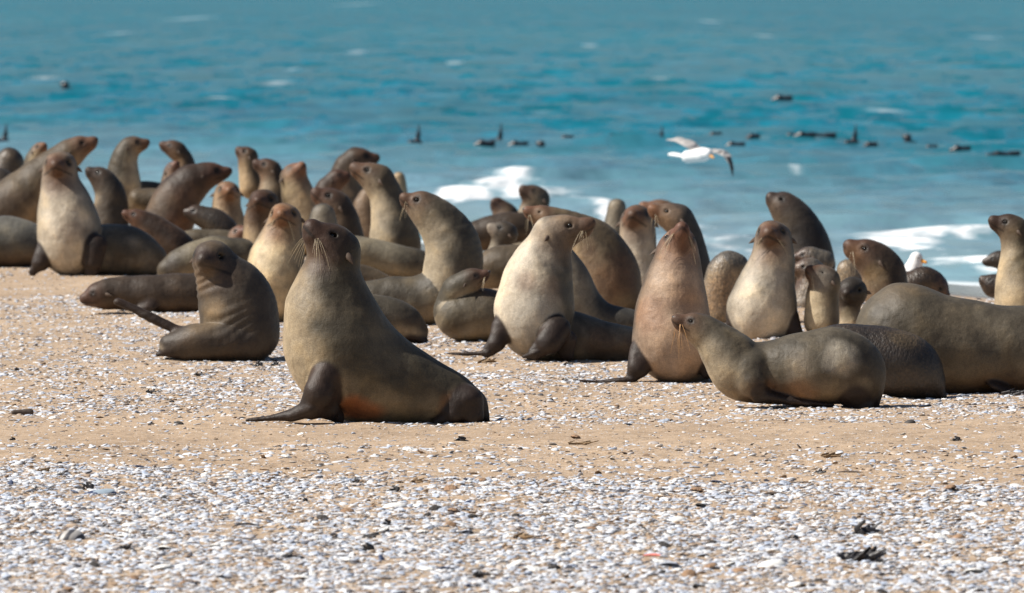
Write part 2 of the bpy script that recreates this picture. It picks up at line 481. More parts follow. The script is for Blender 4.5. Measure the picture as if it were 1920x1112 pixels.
for _k in PAL:
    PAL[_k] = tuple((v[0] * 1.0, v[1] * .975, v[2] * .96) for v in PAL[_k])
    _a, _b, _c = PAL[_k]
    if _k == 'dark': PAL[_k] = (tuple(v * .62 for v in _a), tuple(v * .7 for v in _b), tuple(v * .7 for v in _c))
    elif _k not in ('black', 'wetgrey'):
        PAL[_k] = (tuple(v * .27 for v in _a), tuple(v * (.86 if _k in ('pale', 'cream') else .84) for v in _b), tuple(v * .55 for v in _c))  # backs darkened against bellies, painting sun-and-shade contrast into the fur
def seal(label, yb, spine, nose=None, pal='grey', flips=(), patches=(), wet=False, xb=None, res=3.0,
         eyes=True, ears=True, whisk=0, folds=0.0, up=None, warm=0.6, headr=None, face=1.0, D=None, k=0.02, amber=False, hd=0.0, eb=.25, mz=1.12, vd=None):
    """spine: (x, y, w, r) in photo pixels, skull first; w is towards the viewer. nose: (x, y, w) of the nose tip."""
    global TRIS
    xb = xb if xb is not None else spine[min(len(spine) - 1, 3)][0]
    base = ground_at(xb, yb) if D is None else pix(xb, yb, D)
    D0 = base[1]; s = D0 / F
    org = base.copy(); org[2] = float(ground_z(base[0], base[1])) if D is None else base[2]
    def W(x, y, w=0): return pix(x, y, D0 - w * s) - org
    S = Sdf()
    pts = np.array([[*W(p[0], p[1], p[2]), p[3] * s] for p in spine])
    cm = catmull(pts, 5) if len(pts) > 1 else pts
    for i in range(len(cm) - 1):
        S.seg(cm[i][:3], cm[i + 1][:3], cm[i][3], cm[i + 1][3], k=0.006 if i else 0.0)
    C = pts[0][:3]; R = pts[0][3]
    f = None
    if nose is not None:
        N = W(*nose); L = np.linalg.norm(N - C); f = (N - C) / L
        upv = np.array([0, 0, 1.0]) if up is None else np.array([up[0], -up[2], up[1]], float)
        u = upv - (upv @ f) * f
        if np.linalg.norm(u) < 0.15: u = pts[0][:3] * 0 + np.array([-f[0], 1, 0.0]); u -= (u @ f) * f
        u = nrm(u); sd = np.cross(f, u)
        def HP(a, b, c_): return C + a * L * f + b * R * u + c_ * R * sd      # along, up, side
        S.seg(HP(-.05, .05, 0), HP(.30, .12, 0), R * .93, R * .74, k=.35 * R, group='head')
        S.seg(HP(.25, .06, 0), HP(.80, .0, 0), R * .68 * min(mz, 1.2), R * .38 * mz, k=.30 * R, group='head')
        S.seg(HP(.80, .03, 0), HP(.93, .06, 0), R * .33 * mz, R * .22 * mz, k=.22 * R, group='head')
        S.seg(HP(.05, -.32, 0), HP(.72, -.26, 0), R * .55, R * .26 * mz, k=.25 * R, group='head')
        for sg in (-1, 1):
            S.seg(HP(.70, -.07, sg * .20), HP(.80, -.03, sg * .16), R * .24, R * .20, k=.10 * R, group='head')
            S.seg(HP(.40, .47, sg * .30), HP(.20, .48, sg * .42), R * .20, R * .22, k=.25 * R, group='head')   # brow
            if res <= 3.2: S.seg(HP(.46, .26, sg * .66), HP(.52, .24, sg * .62), R * .11, R * .09, k=.10 * R, group='carve')
    fl_list = []
    for fl in flips:
        P3 = [(W(p[0], p[1], p[2]), p[3] * s) for p in fl['p']]
        fl0 = fl.get('flat', (.6, .35)); nseg = len(P3) - 1
        for i in range(nseg):
            (a, ra), (b, rb) = P3[i], P3[i + 1]; t = nrm(b - a)
            hz = 1 - abs(t[2]); hz = float(sstep(.25, .8, hz))
            n = np.array([0, 0, 1.0]) * hz + np.array([fl.get('nx', 0.0), -1, 0.0]) * (1 - hz)
            n = nrm(n - (n @ t) * t)
            ff = fl0[0] + (fl0[1] - fl0[0]) * i / max(1, nseg - 1)
            S.seg(a, b, ra, rb, n, ff, k=.03 if i == 0 else .005, group=fl.get('g', 'flip'))
    h = res * s
    se = abs(hash(label)) % 1000 if False else sum(ord(ch) for ch in label) % 97
    dn = nrm(cm[min(6, len(cm) - 1)][:3] - C) if len(cm) > 1 else None
    def disp(x, y, z):
        d = 0.0035 * (np.sin(x * 17 + se + 4 * z) * np.sin(z * 14 + 2 * y) + 0.6 * np.sin(x * 31 + z * 24 + se))
        if f is not None and R > .05:
            rel = (x - C[0]) * dn[0] + (y - C[1]) * dn[1] + (z - C[2]) * dn[2]
            d = d + .0013 * np.sin(rel / R * 7.5 + 2.4 * np.sin(x * 15 + y * 11 + se)) * (.5 + .5 * np.sin(x * 19 + z * 13 + se)) * np.exp(-((rel / R - 1.7) / .8) ** 2)
        if folds: d = d + folds * np.sin((z * 0.9 - x * 0.30 + 0.035 * np.sin(x * 13 + 2 * np.sin(z * 9))) * 110) * (.5 + .5 * np.sin(x * 11 + z * 7)) * np.exp(-((z - C[2] + R * 1.9) / (R * 2.2)) ** 2)
        return d
    P, Q = S.mesh(h, disp)
    TRIS += 2 * len(Q)
    Nn = vert_normals(P, Q)
    # ---------------- pelt colours, with sun and shade contrast painted in
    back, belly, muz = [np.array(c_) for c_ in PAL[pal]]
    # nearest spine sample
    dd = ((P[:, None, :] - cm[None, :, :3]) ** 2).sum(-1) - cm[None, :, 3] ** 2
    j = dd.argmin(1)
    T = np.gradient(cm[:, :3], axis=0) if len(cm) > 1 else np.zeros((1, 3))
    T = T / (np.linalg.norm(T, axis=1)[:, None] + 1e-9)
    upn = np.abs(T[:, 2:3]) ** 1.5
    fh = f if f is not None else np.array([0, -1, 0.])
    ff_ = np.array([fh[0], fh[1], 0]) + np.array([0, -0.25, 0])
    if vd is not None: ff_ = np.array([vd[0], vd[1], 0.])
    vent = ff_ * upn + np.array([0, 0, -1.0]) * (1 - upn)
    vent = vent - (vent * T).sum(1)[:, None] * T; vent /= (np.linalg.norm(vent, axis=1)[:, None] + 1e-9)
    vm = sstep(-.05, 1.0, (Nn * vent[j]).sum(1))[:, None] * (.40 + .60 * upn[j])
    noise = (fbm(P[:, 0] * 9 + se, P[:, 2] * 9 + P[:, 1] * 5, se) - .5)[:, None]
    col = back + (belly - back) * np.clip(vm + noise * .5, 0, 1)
    # rusty brown lower flank
    lyi = (1 - upn[j])
    zr = P[:, 2:3]
    wl_ = sstep(.22, .02, zr + noise * .1) * warm * (0.35 + .65 * lyi)
    col = col + (np.array((.24, .105, .035)) * (1.0 if back[0] > .1 else .35) - col) * np.clip(wl_, 0, 1) * .75
    if f is not None:
        q = P - C; tf = (q @ f) / L; tu = (q @ u) / R; ts = (q @ sd) / R
        near = sstep(2.5, .9, np.linalg.norm(q - .4 * L * f, axis=1) / R)
        mk = sstep(.28, .80, tf + .08 * noise[:, 0]) * near
        hb = sstep(-.3, .4, tf) * near * .5
        col = col + (muz * 1.15 - col) * (hb * face)[:, None]
        col = col + (muz - col) * (mk * face)[:, None]
        for sg in (-1, 1):
            de = np.linalg.norm(q - (.47 * L * f + eb * R * u + sg * .60 * R * sd), axis=1) / R
            col = col * (1 - .8 * sstep(.42, .16, de))[:, None]
        mouth = sstep(.10, .035, np.abs(tu + .16 + .35 * np.abs(ts))) * sstep(.34, .46, tf) * near
        col = col * (1 - .7 * mouth)[:, None]
        if hd: col = col * (1 - hd * near * sstep(-1.1, -.2, tf))[:, None]
    for (x, y, w, r, c_, st) in patches:
        c_ = tuple(v * .72 for v in c_); pc = W(x, y, w); d_ = np.linalg.norm((P - pc), axis=1) / (r * s)
        m = (sstep(1.15, .35, d_ + noise[:, 0] * .8) * st)[:, None]
        col = col + (np.array(c_) - col) * m
    if any(fl.get('g', 'flip') == 'flip' for fl in flips):
        db = S.dist(P, 'body'); df = S.dist(P, 'flip')
        mf = sstep(-.022, .004, db - df)[:, None]
        col = col + (FLIP * (1.0 + .8 * noise) - col) * mf
    col = np.clip(col, 0.004, 1)
    root = bpy.data.objects.new('fur_seal', None); COL.objects.link(root); root.location = org
    root.empty_display_size = 0.1
    tag(root, label, 'seal', 'fur seals of the beach colony')
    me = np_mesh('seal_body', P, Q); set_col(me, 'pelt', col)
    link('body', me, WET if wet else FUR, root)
    if f is not None:
        for sg in (-1, 1):
            if eyes:
                e = link('eye', EYE_ME, None, root)
                e.matrix_local = frame_mat(HP(.47, eb, sg * (.55 if eb > .2 else .66)), f, sd, u, (.115 * R,) * 3)
            if ears:
                dr = nrm(-.75 * f - .45 * u + sg * .75 * sd); sz = nrm(np.cross(dr, u)); yy = np.cross(sz, dr)
                o = link('ear', EAR_ME, None, root)
                o.matrix_local = frame_mat(HP(-.02, .05, sg * .99), dr, yy, sz, (.56 * R,) * 3)
        o = link('nose', NOSE_ME, None, root); o.matrix_local = frame_mat(HP(.975, .07, 0), f, sd, u, (.22 * R,) * 3)
        if whisk and s < .0036:
            vs = []; qs = []
            rg = np.random.default_rng(se)
            for sg in (-1, 1):
                for i in range(whisk):
                    a = HP(.74 + .06 * rg.random(), -.06 - .08 * rg.random(), sg * .34)
                    dr = nrm(rg.uniform(-.7, .1) * f + rg.uniform(-1.3, -.1) * u + sg * rg.uniform(.45, .9) * sd)
                    ln = R * rg.uniform(.45, 1.25) * (1.3 if amber else 1)
                    pp = [a + dr * ln * t + np.array([0, 0, -1]) * ln * .55 * t * t for t in np.linspace(0, 1, 6)]
                    tube(vs, qs, pp, .0012 * s / .0025, .0004)
            tag(link('whiskers', np_mesh('whiskers', vs, qs), WHISK2 if amber else WHISK, root), kind='stuff')
    return root

FB = lambda *p, **k_: dict(p=p, **k_)

# ------------------------------------------------------------ the colony, from the front
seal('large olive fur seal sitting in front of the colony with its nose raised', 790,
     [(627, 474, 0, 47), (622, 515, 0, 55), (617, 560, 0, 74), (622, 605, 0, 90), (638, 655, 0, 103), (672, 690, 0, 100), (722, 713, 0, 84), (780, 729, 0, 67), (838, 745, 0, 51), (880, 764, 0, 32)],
     nose=(579, 424, 24), pal='olive', xb=680, res=2.3, whisk=12, warm=.25, hd=.5, mz=1.25, vd=(-1, -.05), up=(.6, 1, -.3),  # vd darkens the viewer-facing side, shade put into the pelt
     flips=[FB((610, 706, 90, 26), (600, 738, 98, 29), (584, 764, 92, 24), (548, 778, 80, 15), (506, 784, 74, 8), (464, 788, 68, 4), flat=(.85, .7)),
            FB((610, 730, 80, 30), (615, 765, 82, 22), (635, 780, 66, 14), flat=(.7, .5)),
            FB((864, 752, 34, 26), (848, 776, 42, 20), (820, 791, 42, 9), flat=(.9, .8)),
            FB((880, 752, 34, 26), (888, 780, 38, 20), (880, 794, 40, 10), flat=(.9, .8)),
            FB((890, 756, 5, 20), (904, 780, 8, 14), (912, 794, 8, 9), flat=(.8, .6))],
     patches=[(655, 768, 68, 40, (.46, .165, .06), .95), (698, 772, 62, 38, (.42, .165, .07), .85), (845, 765, 50, 34, (.26, .12, .05), .5), (600, 480, 50, 40, (.09, .052, .038), .55), (720, 640, 60, 70, (.17, .15, .11), .5)])

seal('grey fur seal lying in front at right, head raised left, amber whiskers', 762,
     [(1314, 619, 0, 29), (1340, 637, 0, 37), (1368, 668, 2, 50), (1392, 695, 0, 56), (1440, 699, -8, 57), (1500, 693, 0, 68), (1560, 686, 0, 72), (1598, 694, 0, 62), (1612, 722, 0, 44)],
     nose=(1262, 597, 12), pal='grey', xb=1480, res=2.4, whisk=6, warm=.5, amber=True, up=(0, 1, 0),
     flips=[FB((1408, 690, 36, 30), (1412, 715, 44, 30), (1424, 736, 40, 20), flat=(.9, .8), g='skin'), FB((1440, 742, 50, 12), (1480, 752, 46, 11), (1560, 760, 34, 6), flat=(.8, .6)),
            FB((1600, 735, 30, 30), (1612, 760, 22, 24), (1590, 768, 30, 10), flat=(.8, .5)), FB((1625, 735, 0, 26), (1638, 764, 0, 12), flat=(.8, .6))],
     patches=[(1440, 722, 40, 22, (.05, .028, .018), .9), (1440, 735, 40, 40, (.18, .09, .04), .7), (1570, 672, 66, 40, (.62, .56, .46), .65), (1500, 690, 66, 40, (.50, .42, .32), .4), (1500, 742, 50, 40, (.27, .14, .065), .6), (1325, 600, 20, 20, (.16, .13, .09), .4)])  # includes the bright lit flank and dark fold crease, painted on

seal('pinkish tan fur seal sitting upright with nose pointed at the sky', 716,
     [(1270, 470, 2, 36), (1268, 500, 0, 47), (1262, 550, 0, 61), (1260, 600, 0, 71), (1264, 640, 0, 76), (1284, 668, -25, 55), (1300, 680, -90, 50), (1310, 690, -150, 40)],
     nose=(1279, 424, 50), pal='pink', eb=.06, xb=1264, res=2.4, whisk=5, warm=.45, up=(.05, 1, -.6),
     flips=[FB((1206, 660, 26, 24), (1196, 690, 40, 20), (1182, 712, 44, 11), (1130, 716, 40, 7), (1076, 713, 34, 3), flat=(.7, .5)),
            FB((1318, 660, 30, 20), (1326, 700, 34, 12), flat=(.7, .6))],
     patches=[(1215, 590, 60, 50, (.42, .24, .15), .55), (1290, 560, 60, 50, (.33, .19, .12), .55), (1284, 466, 44, 13, (.08, .035, .025), .8), (1276, 445, 40, 24, (.20, .10, .06), .5), (1240, 680, 70, 44, (.44, .34, .27), .6)])

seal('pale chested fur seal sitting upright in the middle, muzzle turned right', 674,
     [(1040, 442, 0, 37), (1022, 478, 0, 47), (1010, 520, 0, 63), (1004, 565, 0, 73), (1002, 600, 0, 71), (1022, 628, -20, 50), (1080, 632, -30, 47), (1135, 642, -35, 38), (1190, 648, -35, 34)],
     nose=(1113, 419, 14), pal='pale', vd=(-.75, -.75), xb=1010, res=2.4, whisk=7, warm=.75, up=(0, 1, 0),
     flips=[FB((944, 618, 30, 26), (932, 642, 42, 18), (912, 662, 44, 10), (870, 664, 40, 5), (824, 662, 36, 3), flat=(.7, .5)),
            FB((1046, 618, 66, 26), (1028, 642, 80, 24), (1004, 662, 82, 13), (985, 668, 74, 8), flat=(.85, .5)),
            FB((1060, 640, 44, 24), (1062, 664, 44, 14), flat=(.7, .5))],
     patches=[(988, 530, 60, 24, (.42, .30, .23), .6), (1030, 540, 60, 26, (.28, .2, .15), .5), (1050, 440, 40, 60, (.17, .12, .085), .7), (1140, 655, 40, 60, (.13, .08, .05), .7), (1000, 600, 70, 60, (.55, .52, .46), .6)])

seal('dark brown fur seal curled round with its face turned to the viewer', 672,
     [(399, 489, 10, 37), (418, 522, 0, 50), (440, 562, -8, 70), (452, 600, -5, 72), (470, 636, 22, 45), (420, 641, 44, 37), (360, 643, 44, 34), (320, 648, 40, 22)],
     nose=(380, 490, 58), pal='dark', xb=420, res=2.4, whisk=0, folds=.0035, warm=.2, up=(-.05, 1, .25), face=.8,
     flips=[FB((340, 622, 30, 11), (222, 566, 18, 8), flat=(.9, .9)), FB((318, 655, 46, 16), (298, 664, 46, 7), (330, 668, 52, 5), flat=(.6, .4))],
     patches=[(380, 590, 60, 48, (.30, .22, .135), .85), (374, 520, 40, 40, (.20, .14, .09), .7), (400, 458, 20, 34, (.16, .12, .08), .6), (380, 640, 80, 60, (.085, .06, .04), .5), (300, 656, 50, 18, (.33, .27, .2), .9)])

seal('grey fur seal sitting upright just right of the pinkish one, face to the viewer', 634,
     [(1449, 449, 0, 34), (1448, 488, 0, 41), (1438, 535, 0, 54), (1428, 580, 0, 65), (1430, 606, -10, 50), (1410, 620, -90, 40)],
     nose=(1439, 438, 52), pal='pale', xb=1428, res=2.6, whisk=4, up=(0, 1, 0),
     flips=[FB((1478, 604, 20, 22), (1492, 624, 26, 14), (1500, 632, 20, 8)), FB((1378, 600, 10, 18), (1368, 625, 18, 10))],
     patches=[(1470, 540, 30, 60, (.22, .2, .17), .5), (1450, 470, 30, 20, (.18, .1, .06), .4)])

seal('huge brown fur seal lying on the right edge, seen from the side', 736,
     [(1700, 628, 0, 98), (1745, 645, 0, 96), (1800, 652, 0, 92), (1860, 655, 0, 84), (1930, 658, 0, 82), (2000, 665, 0, 72), (2060, 690, 0, 45)],
     pal='grey', xb=1790, res=2.8, warm=1.0,
     flips=[FB((1866, 722, 66, 14), (1900, 738, 74, 10), (1935, 752, 80, 5), flat=(.5, .3))],
     patches=[(1680, 545, 40, 60, (.19, .145, .095), .6), (1760, 660, 90, 110, (.165, .13, .085), .75), (1860, 640, 90, 80, (.16, .13, .09), .6), (1700, 715, 60, 60, (.20, .095, .04), .6)])

seal('wet black rumpled fur seal lying behind the grey one on the right', 744,
     [(1560, 650, 0, 40), (1610, 662, 0, 54), (1660, 675, 0, 62), (1705, 690, 0, 58), (1742, 715, 0, 32)],
     pal='black', wet=True, xb=1680, res=2.6, warm=0, flips=[FB((1745, 715, 10, 18), (1768, 742, 12, 8))],
     patches=[(1700, 630, 30, 40, (.16, .12, .07), .5)])

seal('cream chested upright fur seal directly behind the large olive one, face to the viewer', 604,
     [(534, 412, 0, 30), (528, 445, 0, 38), (520, 485, 0, 52), (514, 525, 0, 56), (518, 560, -20, 48), (540, 570, -90, 40)],
     nose=(526, 404, 46), pal='cream', xb=516, res=2.7, whisk=4, warm=.4, patches=[(560, 520, 20, 60, (.16, .125, .08), .7), (545, 440, 30, 20, (.22, .16, .09), .5)])

seal('grey fur seal with long neck stretched up and left, body sweeping left', 608,
     [(797, 393, 0, 30), (826, 418, 0, 42), (848, 458, 0, 51), (850, 500, 0, 56), (838, 545, 0, 55), (790, 562, 0, 47), (738, 562, 0, 42), (690, 565, 0, 38)],
     nose=(753, 368, 6), pal='grey', xb=800, res=2.6, whisk=3, folds=.0014, warm=.5, patches=[(870, 470, 20, 60, (.11, .10, .08), .6), (775, 400, 20, 20, (.3, .25, .19), .4)])

seal('grey rump of a fur seal lying between the olive one and the long necked one', 643,
     [(640, 596, 0, 42), (700, 596, 0, 44), (750, 604, 0, 38), (780, 620, 0, 24)], pal='grey', xb=710, res=2.8, warm=.5,
     flips=[FB((770, 628, 14, 14), (798, 640, 14, 6))])

seal('small fur seal curled up asleep with its head over its back', 640,
     [(880, 528, 14, 22), (856, 544, 6, 27), (846, 572, -4, 30), (862, 592, 0, 44), (905, 590, 0, 49), (950, 596, -10, 47), (1000, 606, -20, 40)],
     nose=(918, 511, 24), pal='olive', xb=880, res=2.6, whisk=3, warm=.4, up=(-.2, 1, .1), patches=[(900, 600, 50, 60, (.19, .15, .10), .5)])

seal('dark fur seal lying flat on the far left sand with its muzzle to the left', 588,
     [(196, 552, 6, 27), (235, 550, 0, 32), (290, 552, 0, 36), (350, 552, -10, 40), (420, 552, -20, 40), (480, 560, -30, 30)],
     nose=(154, 562, 10), pal='brown', xb=260, res=2.7, whisk=0, warm=.2, flips=[FB((280, 572, 30, 16), (260, 584, 36, 8))], patches=[(280, 560, 30, 90, (.07, .048, .034), .6)])

seal('pale upright fur seal at the far left front, with black fore flippers', 516,
     [(113, 316, 0, 31), (115, 350, 0, 38), (124, 395, 0, 53), (130, 440, 0, 61), (136, 470, 0, 50), (185, 468, -20, 46), (240, 470, -30, 47), (285, 486, -40, 30)],
     nose=(104, 310, 46), pal='pale', xb=140, res=2.6, warm=.5,
     flips=[FB((88, 470, 20, 20), (76, 492, 28, 17), (62, 510, 30, 8), flat=(.7, .4)), FB((178, 462, 40, 24), (174, 490, 44, 18), (172, 514, 44, 12), flat=(.7, .5))],
     patches=[(130, 430, 60, 30, (.42, .31, .23), .4), (180, 400, 20, 40, (.26, .24, .21), .5), (175, 445, 50, 24, (.10, .08, .07), .5)])

seal('grey rounded back of a fur seal lying at the left edge beneath the others', 500,
     [(-30, 460, 0, 50), (20, 455, 0, 50), (60, 462, 0, 40)], pal='slate', xb=20, warm=.8, flips=[FB((46, 480, 20, 12), (56, 500, 22, 7))], patches=[(30, 430, 20, 60, (.24, .23, .20), .7)])

seal('small brown fur seal facing left, lying behind the pale upright one at left', 505,
     [(262, 413, 0, 19), (292, 432, 0, 27), (322, 455, 0, 32), (345, 472, 0, 28)], nose=(230, 399, 6), pal='red', xb=300, warm=.2,
     patches=[(310, 470, 20, 40, (.05, .038, .03), .7)])

seal('pale lying fur seal whose rump shows left of the curled dark one', 522,
     [(316, 505, 0, 22), (350, 492, 0, 32), (400, 480, -10, 36), (450, 480, -20, 34)], pal='grey', xb=350, warm=.2, patches=[(325, 502, 20, 20, (.09, .08, .075), .6), (380, 465, 20, 50, (.34, .29, .2), .6)])

seal('pale flat back of a fur seal resting in the row left of centre', 492,
     [(335, 450, 0, 16), (380, 452, 0, 22), (430, 456, 0, 24), (480, 460, 0, 22)], pal='cream', xb=390, warm=.2)

seal('pink nosed fur seal half hidden left of the cream chested one', 508,
     [(450, 445, 0, 21), (448, 480, 0, 26), (450, 510, 0, 28)], nose=(460, 432, 24), pal='pink', xb=450)

seal('dark faced fur seal peering over the left shoulder of the cream chested one', 515,
     [(494, 382, 0, 27), (483, 412, 0, 25), (482, 450, 0, 28), (485, 490, 0, 34)], nose=(484, 377, 36), pal='tan', xb=482, hd=.6)

# ------------------------------------------------------------ left background
seal('big brown fur seal on the left edge stretching its neck to the right', 472,
     [(138, 284, 0, 25), (112, 303, 0, 31), (76, 340, 0, 43), (28, 385, 0, 53), (-35, 425, 0, 52)], nose=(182, 262, 4), pal='tan', xb=30, whisk=3, warm=.3,
     patches=[(20, 400, 40, 55, (.13, .09, .06), .8), (165, 275, 10, 22, (.17, .09, .055), .6)])
seal('dark wet round head at the left edge of the shore', 445, [(18, 304, 0, 27), (10, 340, 0, 32), (0, 380, 0, 34)], pal='dark', xb=10, wet=True)
seal('very dark back poking in low at the left edge', 455, [(0, 345, 0, 30), (-10, 390, 0, 34)], pal='black', xb=0)
seal('pale faced little fur seal behind the big brown neck at left', 440, [(72, 284, 0, 15), (62, 305, 0, 17), (55, 340, 0, 22)], nose=(84, 272, 8), pal='cream', xb=60)
seal('dark fur seal with upturned nose right of the pale upright one at left', 485,
     [(192, 338, 0, 22), (206, 362, 0, 28), (208, 400, 0, 33), (205, 440, 0, 36)], nose=(163, 318, 8), pal='dark', xb=206, patches=[(172, 375, 20, 22, (.32, .26, .19), .8)])
seal('grey fur seal facing right with straight neck against the water, left background', 458,
     [(244, 277, 0, 20), (232, 304, 0, 26), (231, 345, 0, 32), (240, 372, -10, 32), (285, 368, -20, 28), (320, 372, -25, 26)], nose=(279, 266, 2), pal='grey', xb=235, warm=.1)
seal('small brown fur seal facing left against the water, left background', 442,
     [(331, 283, 0, 18), (345, 300, 0, 18), (350, 335, 0, 22)], nose=(300, 270, 2), pal='brown', xb=350)
seal('small pink faced fur seal under the one facing left, left background', 452, [(322, 322, 0, 15), (318, 345, 0, 17), (318, 375, 0, 20)], nose=(333, 304, 10), pal='pink', xb=318)
seal('thickset reddish brown fur seal facing right in the left group', 482,
     [(388, 329, 0, 24), (358, 344, 0, 35), (332, 375, 0, 43), (318, 410, 0, 48)], nose=(433, 322, 4), pal='red', xb=325, whisk=3, patches=[(310, 380, 20, 40, (.24, .17, .11), .6)])
seal('tan fur seal with its brown face to the viewer, under the reddish one', 474,
     [(427, 364, 0, 24), (424, 392, 0, 27), (432, 425, 0, 30)], nose=(431, 358, 36), pal='cream', xb=428, patches=[(445, 400, 20, 24, (.2, .14, .09), .6)])
seal('small dark wet head facing left below the reddish one', 484, [(370, 403, 0, 18), (398, 414, 0, 24), (420, 432, 0, 26)], nose=(346, 397, 6), pal='dark', xb=395, wet=True)

# ------------------------------------------------------------ centre background
seal('fur seal with dark head tipped up left on a pale neck, left of centre background', 455,
     [(464, 294, 0, 18), (468, 318, 0, 21), (474, 350, 0, 25)], nose=(445, 279, 2), pal='tan', xb=472, hd=.55)
seal('dark headed fur seal directly right of the pale necked one in the background', 458,
     [(506, 320, 0, 20), (512, 345, 0, 24), (505, 380, 0, 28)], nose=(476, 304, 4), pal='brown', xb=505, patches=[(500, 355, 20, 24, (.36, .29, .2), .8)])
seal('pale cheeked fur seal with dark muzzle lifted to the right, centre left', 482,
     [(551, 334, 0, 25), (560, 368, 0, 32), (570, 405, 0, 37), (572, 440, 0, 40)], nose=(567, 310, 18), pal='tan', xb=566, patches=[(545, 355, 20, 22, (.42, .33, .2), .6)])
seal('small round brown head behind the pale cheeked one', 442, [(594, 334, 0, 15), (594, 365, 0, 20)], pal='brown', xb=594)
seal('dark fur seal with arched neck facing right, highest in the middle background', 460,
     [(668, 300, 0, 23), (650, 318, 0, 26), (646, 350, 0, 31), (655, 385, 0, 36)], nose=(709, 297, 2), pal='brown', xb=650)
seal('reddish fur seal squeezed in the middle of the crowd, nose to the right', 468, [(630, 338, 0, 19), (614, 358, 0, 24), (610, 390, 0, 28)], nose=(654, 328, 6), pal='red', xb=612)
seal('brown fur seal facing left with drooping whiskers, middle of the crowd', 492,
     [(626, 386, 0, 29), (642, 410, 0, 31), (648, 445, 0, 34)], nose=(588, 358, 10), pal='brown', xb=645, whisk=5, patches=[(655, 430, 20, 30, (.05, .04, .03), .6)])
seal('pale necked fur seal looking up and left in front of the dark arched one', 524,
     [(706, 337, 0, 29), (724, 366, 0, 31), (735, 405, 0, 39), (740, 450, 0, 47), (745, 480, -20, 45)], nose=(659, 312, 4), pal='grey', xb=740, whisk=2,
     patches=[(715, 400, 20, 30, (.44, .37, .27), .7), (760, 420, 20, 34, (.10, .09, .07), .7), (735, 340, 10, 22, (.09, .075, .06), .6)])  # cream lit half and dark shaded half of the neck painted on
seal('tiny brown head peeping from behind the pale necked looking up seal', 456, [(747, 334, 0, 12), (749, 365, 0, 16)], pal='tan', xb=748)
seal('long pale back of a lying fur seal behind the olive one', 532,
     [(640, 470, 0, 30), (700, 478, 0, 30), (760, 492, 0, 30), (810, 505, -10, 28)], pal='grey', xb=710, warm=.1, patches=[(700, 460, 20, 70, (.34, .30, .22), .6)])
seal('tan flank of a fur seal just above the dark one behind the olive seal', 556, [(650, 515, 0, 24), (695, 524, 0, 22), (730, 540, 0, 20)], pal='tan', xb=690, warm=.1)
seal('dark blue grey back just above the grey rump behind the olive seal', 590, [(650, 560, 0, 30), (695, 560, 0, 30), (730, 575, 0, 26)], pal='dark', xb=690, warm=.1)
seal('small fur seal with dark face on a pale neck before the breaking wave', 444,
     [(903, 344, 0, 17), (905, 368, 0, 17), (902, 392, 0, 25), (880, 402, -5, 24), (850, 412, -10, 18)], nose=(893, 334, 12), pal='tan', xb=900, hd=.4)
seal('small dark head low in front of the wave foam, between two tan ones', 468, [(934, 386, 0, 15), (950, 405, 0, 24), (945, 430, 0, 32)], nose=(924, 378, 10), pal='brown', xb=940)
seal('broad brown back below the small dark head in the centre', 486, [(900, 440, 0, 30), (940, 432, 0, 32), (975, 425, 0, 28)], pal='brown', xb=935, warm=.1)
seal('little fur seal with pale muzzle and black crown facing left, centre', 532,
     [(946, 439, 0, 22), (936, 462, 0, 18), (930, 490, 0, 24)], nose=(916, 424, 8), pal='dark', xb=935, face=.0, patches=[(920, 430, 12, 14, (.42, .36, .3), .9), (922, 470, 10, 20, (.30, .26, .2), .8)])
seal('tan hump of a resting fur seal behind the small curled one', 566,
     [(905, 515, 0, 30), (940, 500, 0, 40), (990, 504, 0, 44)], pal='tan', xb=940, warm=.4)
seal('fur seal with reddish muzzle and dark eye line looking left, centre', 484,
     [(1006, 374, 0, 24), (992, 400, 0, 20), (986, 430, 0, 24), (985, 460, 0, 28)], nose=(976, 354, 14), pal='grey', xb=987, hd=.3, patches=[(978, 400, 20, 18, (.44, .37, .28), .8)])
seal('dark grey fur seal seen from the back against the surf', 462,
     [(1074, 345, 0, 19), (1078, 366, 0, 27), (1084, 395, 0, 36), (1080, 430, 0, 46)], pal='slate', xb=1080, patches=[(1090, 400, 30, 30, (.06, .055, .05), .6)])
seal('brown fur seal back wedged between the drooping whiskered and pale necked ones', 486, [(690, 372, 0, 20), (686, 400, 0, 28), (690, 440, 0, 32)], pal='brown', xb=690)
seal('grey shoulder of a fur seal low between pale cheeked and drooping whiskered ones', 500, [(606, 405, 0, 24), (606, 440, 0, 32)], pal='slate', xb=606)
seal('tan lying back stretched low among the left background heads', 478, [(262, 375, 0, 22), (300, 380, 0, 26), (345, 392, -5, 26)], pal='tan', xb=300, warm=.1)
seal('thin brown fur seal standing right of the one seen from the back', 456, [(1110, 347, 0, 12), (1116, 372, 0, 12), (1120, 405, 0, 16)], nose=(1113, 333, 6), pal='red', xb=1118)
seal('large brown fur seal facing left behind the pale chested one, broad back', 592,
     [(1028, 412, 0, 25), (1064, 428, 0, 33), (1105, 455, 0, 47), (1132, 498, 0, 58), (1142, 540, 0, 62), (1140, 575, 0, 52)], nose=(982, 394, 10), pal='tan', xb=1140, res=2.8, whisk=4, warm=.2,
     patches=[(1150, 520, 40, 60, (.15, .085, .05), .85), (1110, 470, 30, 30, (.17, .10, .06), .7), (1010, 410, 20, 20, (.42, .28, .18), .6)])
seal('blue grey fur seal back between the pale chested and the pinkish one', 626,
     [(1045, 480, 0, 30), (1066, 525, 0, 40), (1085, 572, 0, 44), (1130, 600, 0, 32), (1190, 606, 0, 26)], pal='slate', xb=1090, warm=.1)
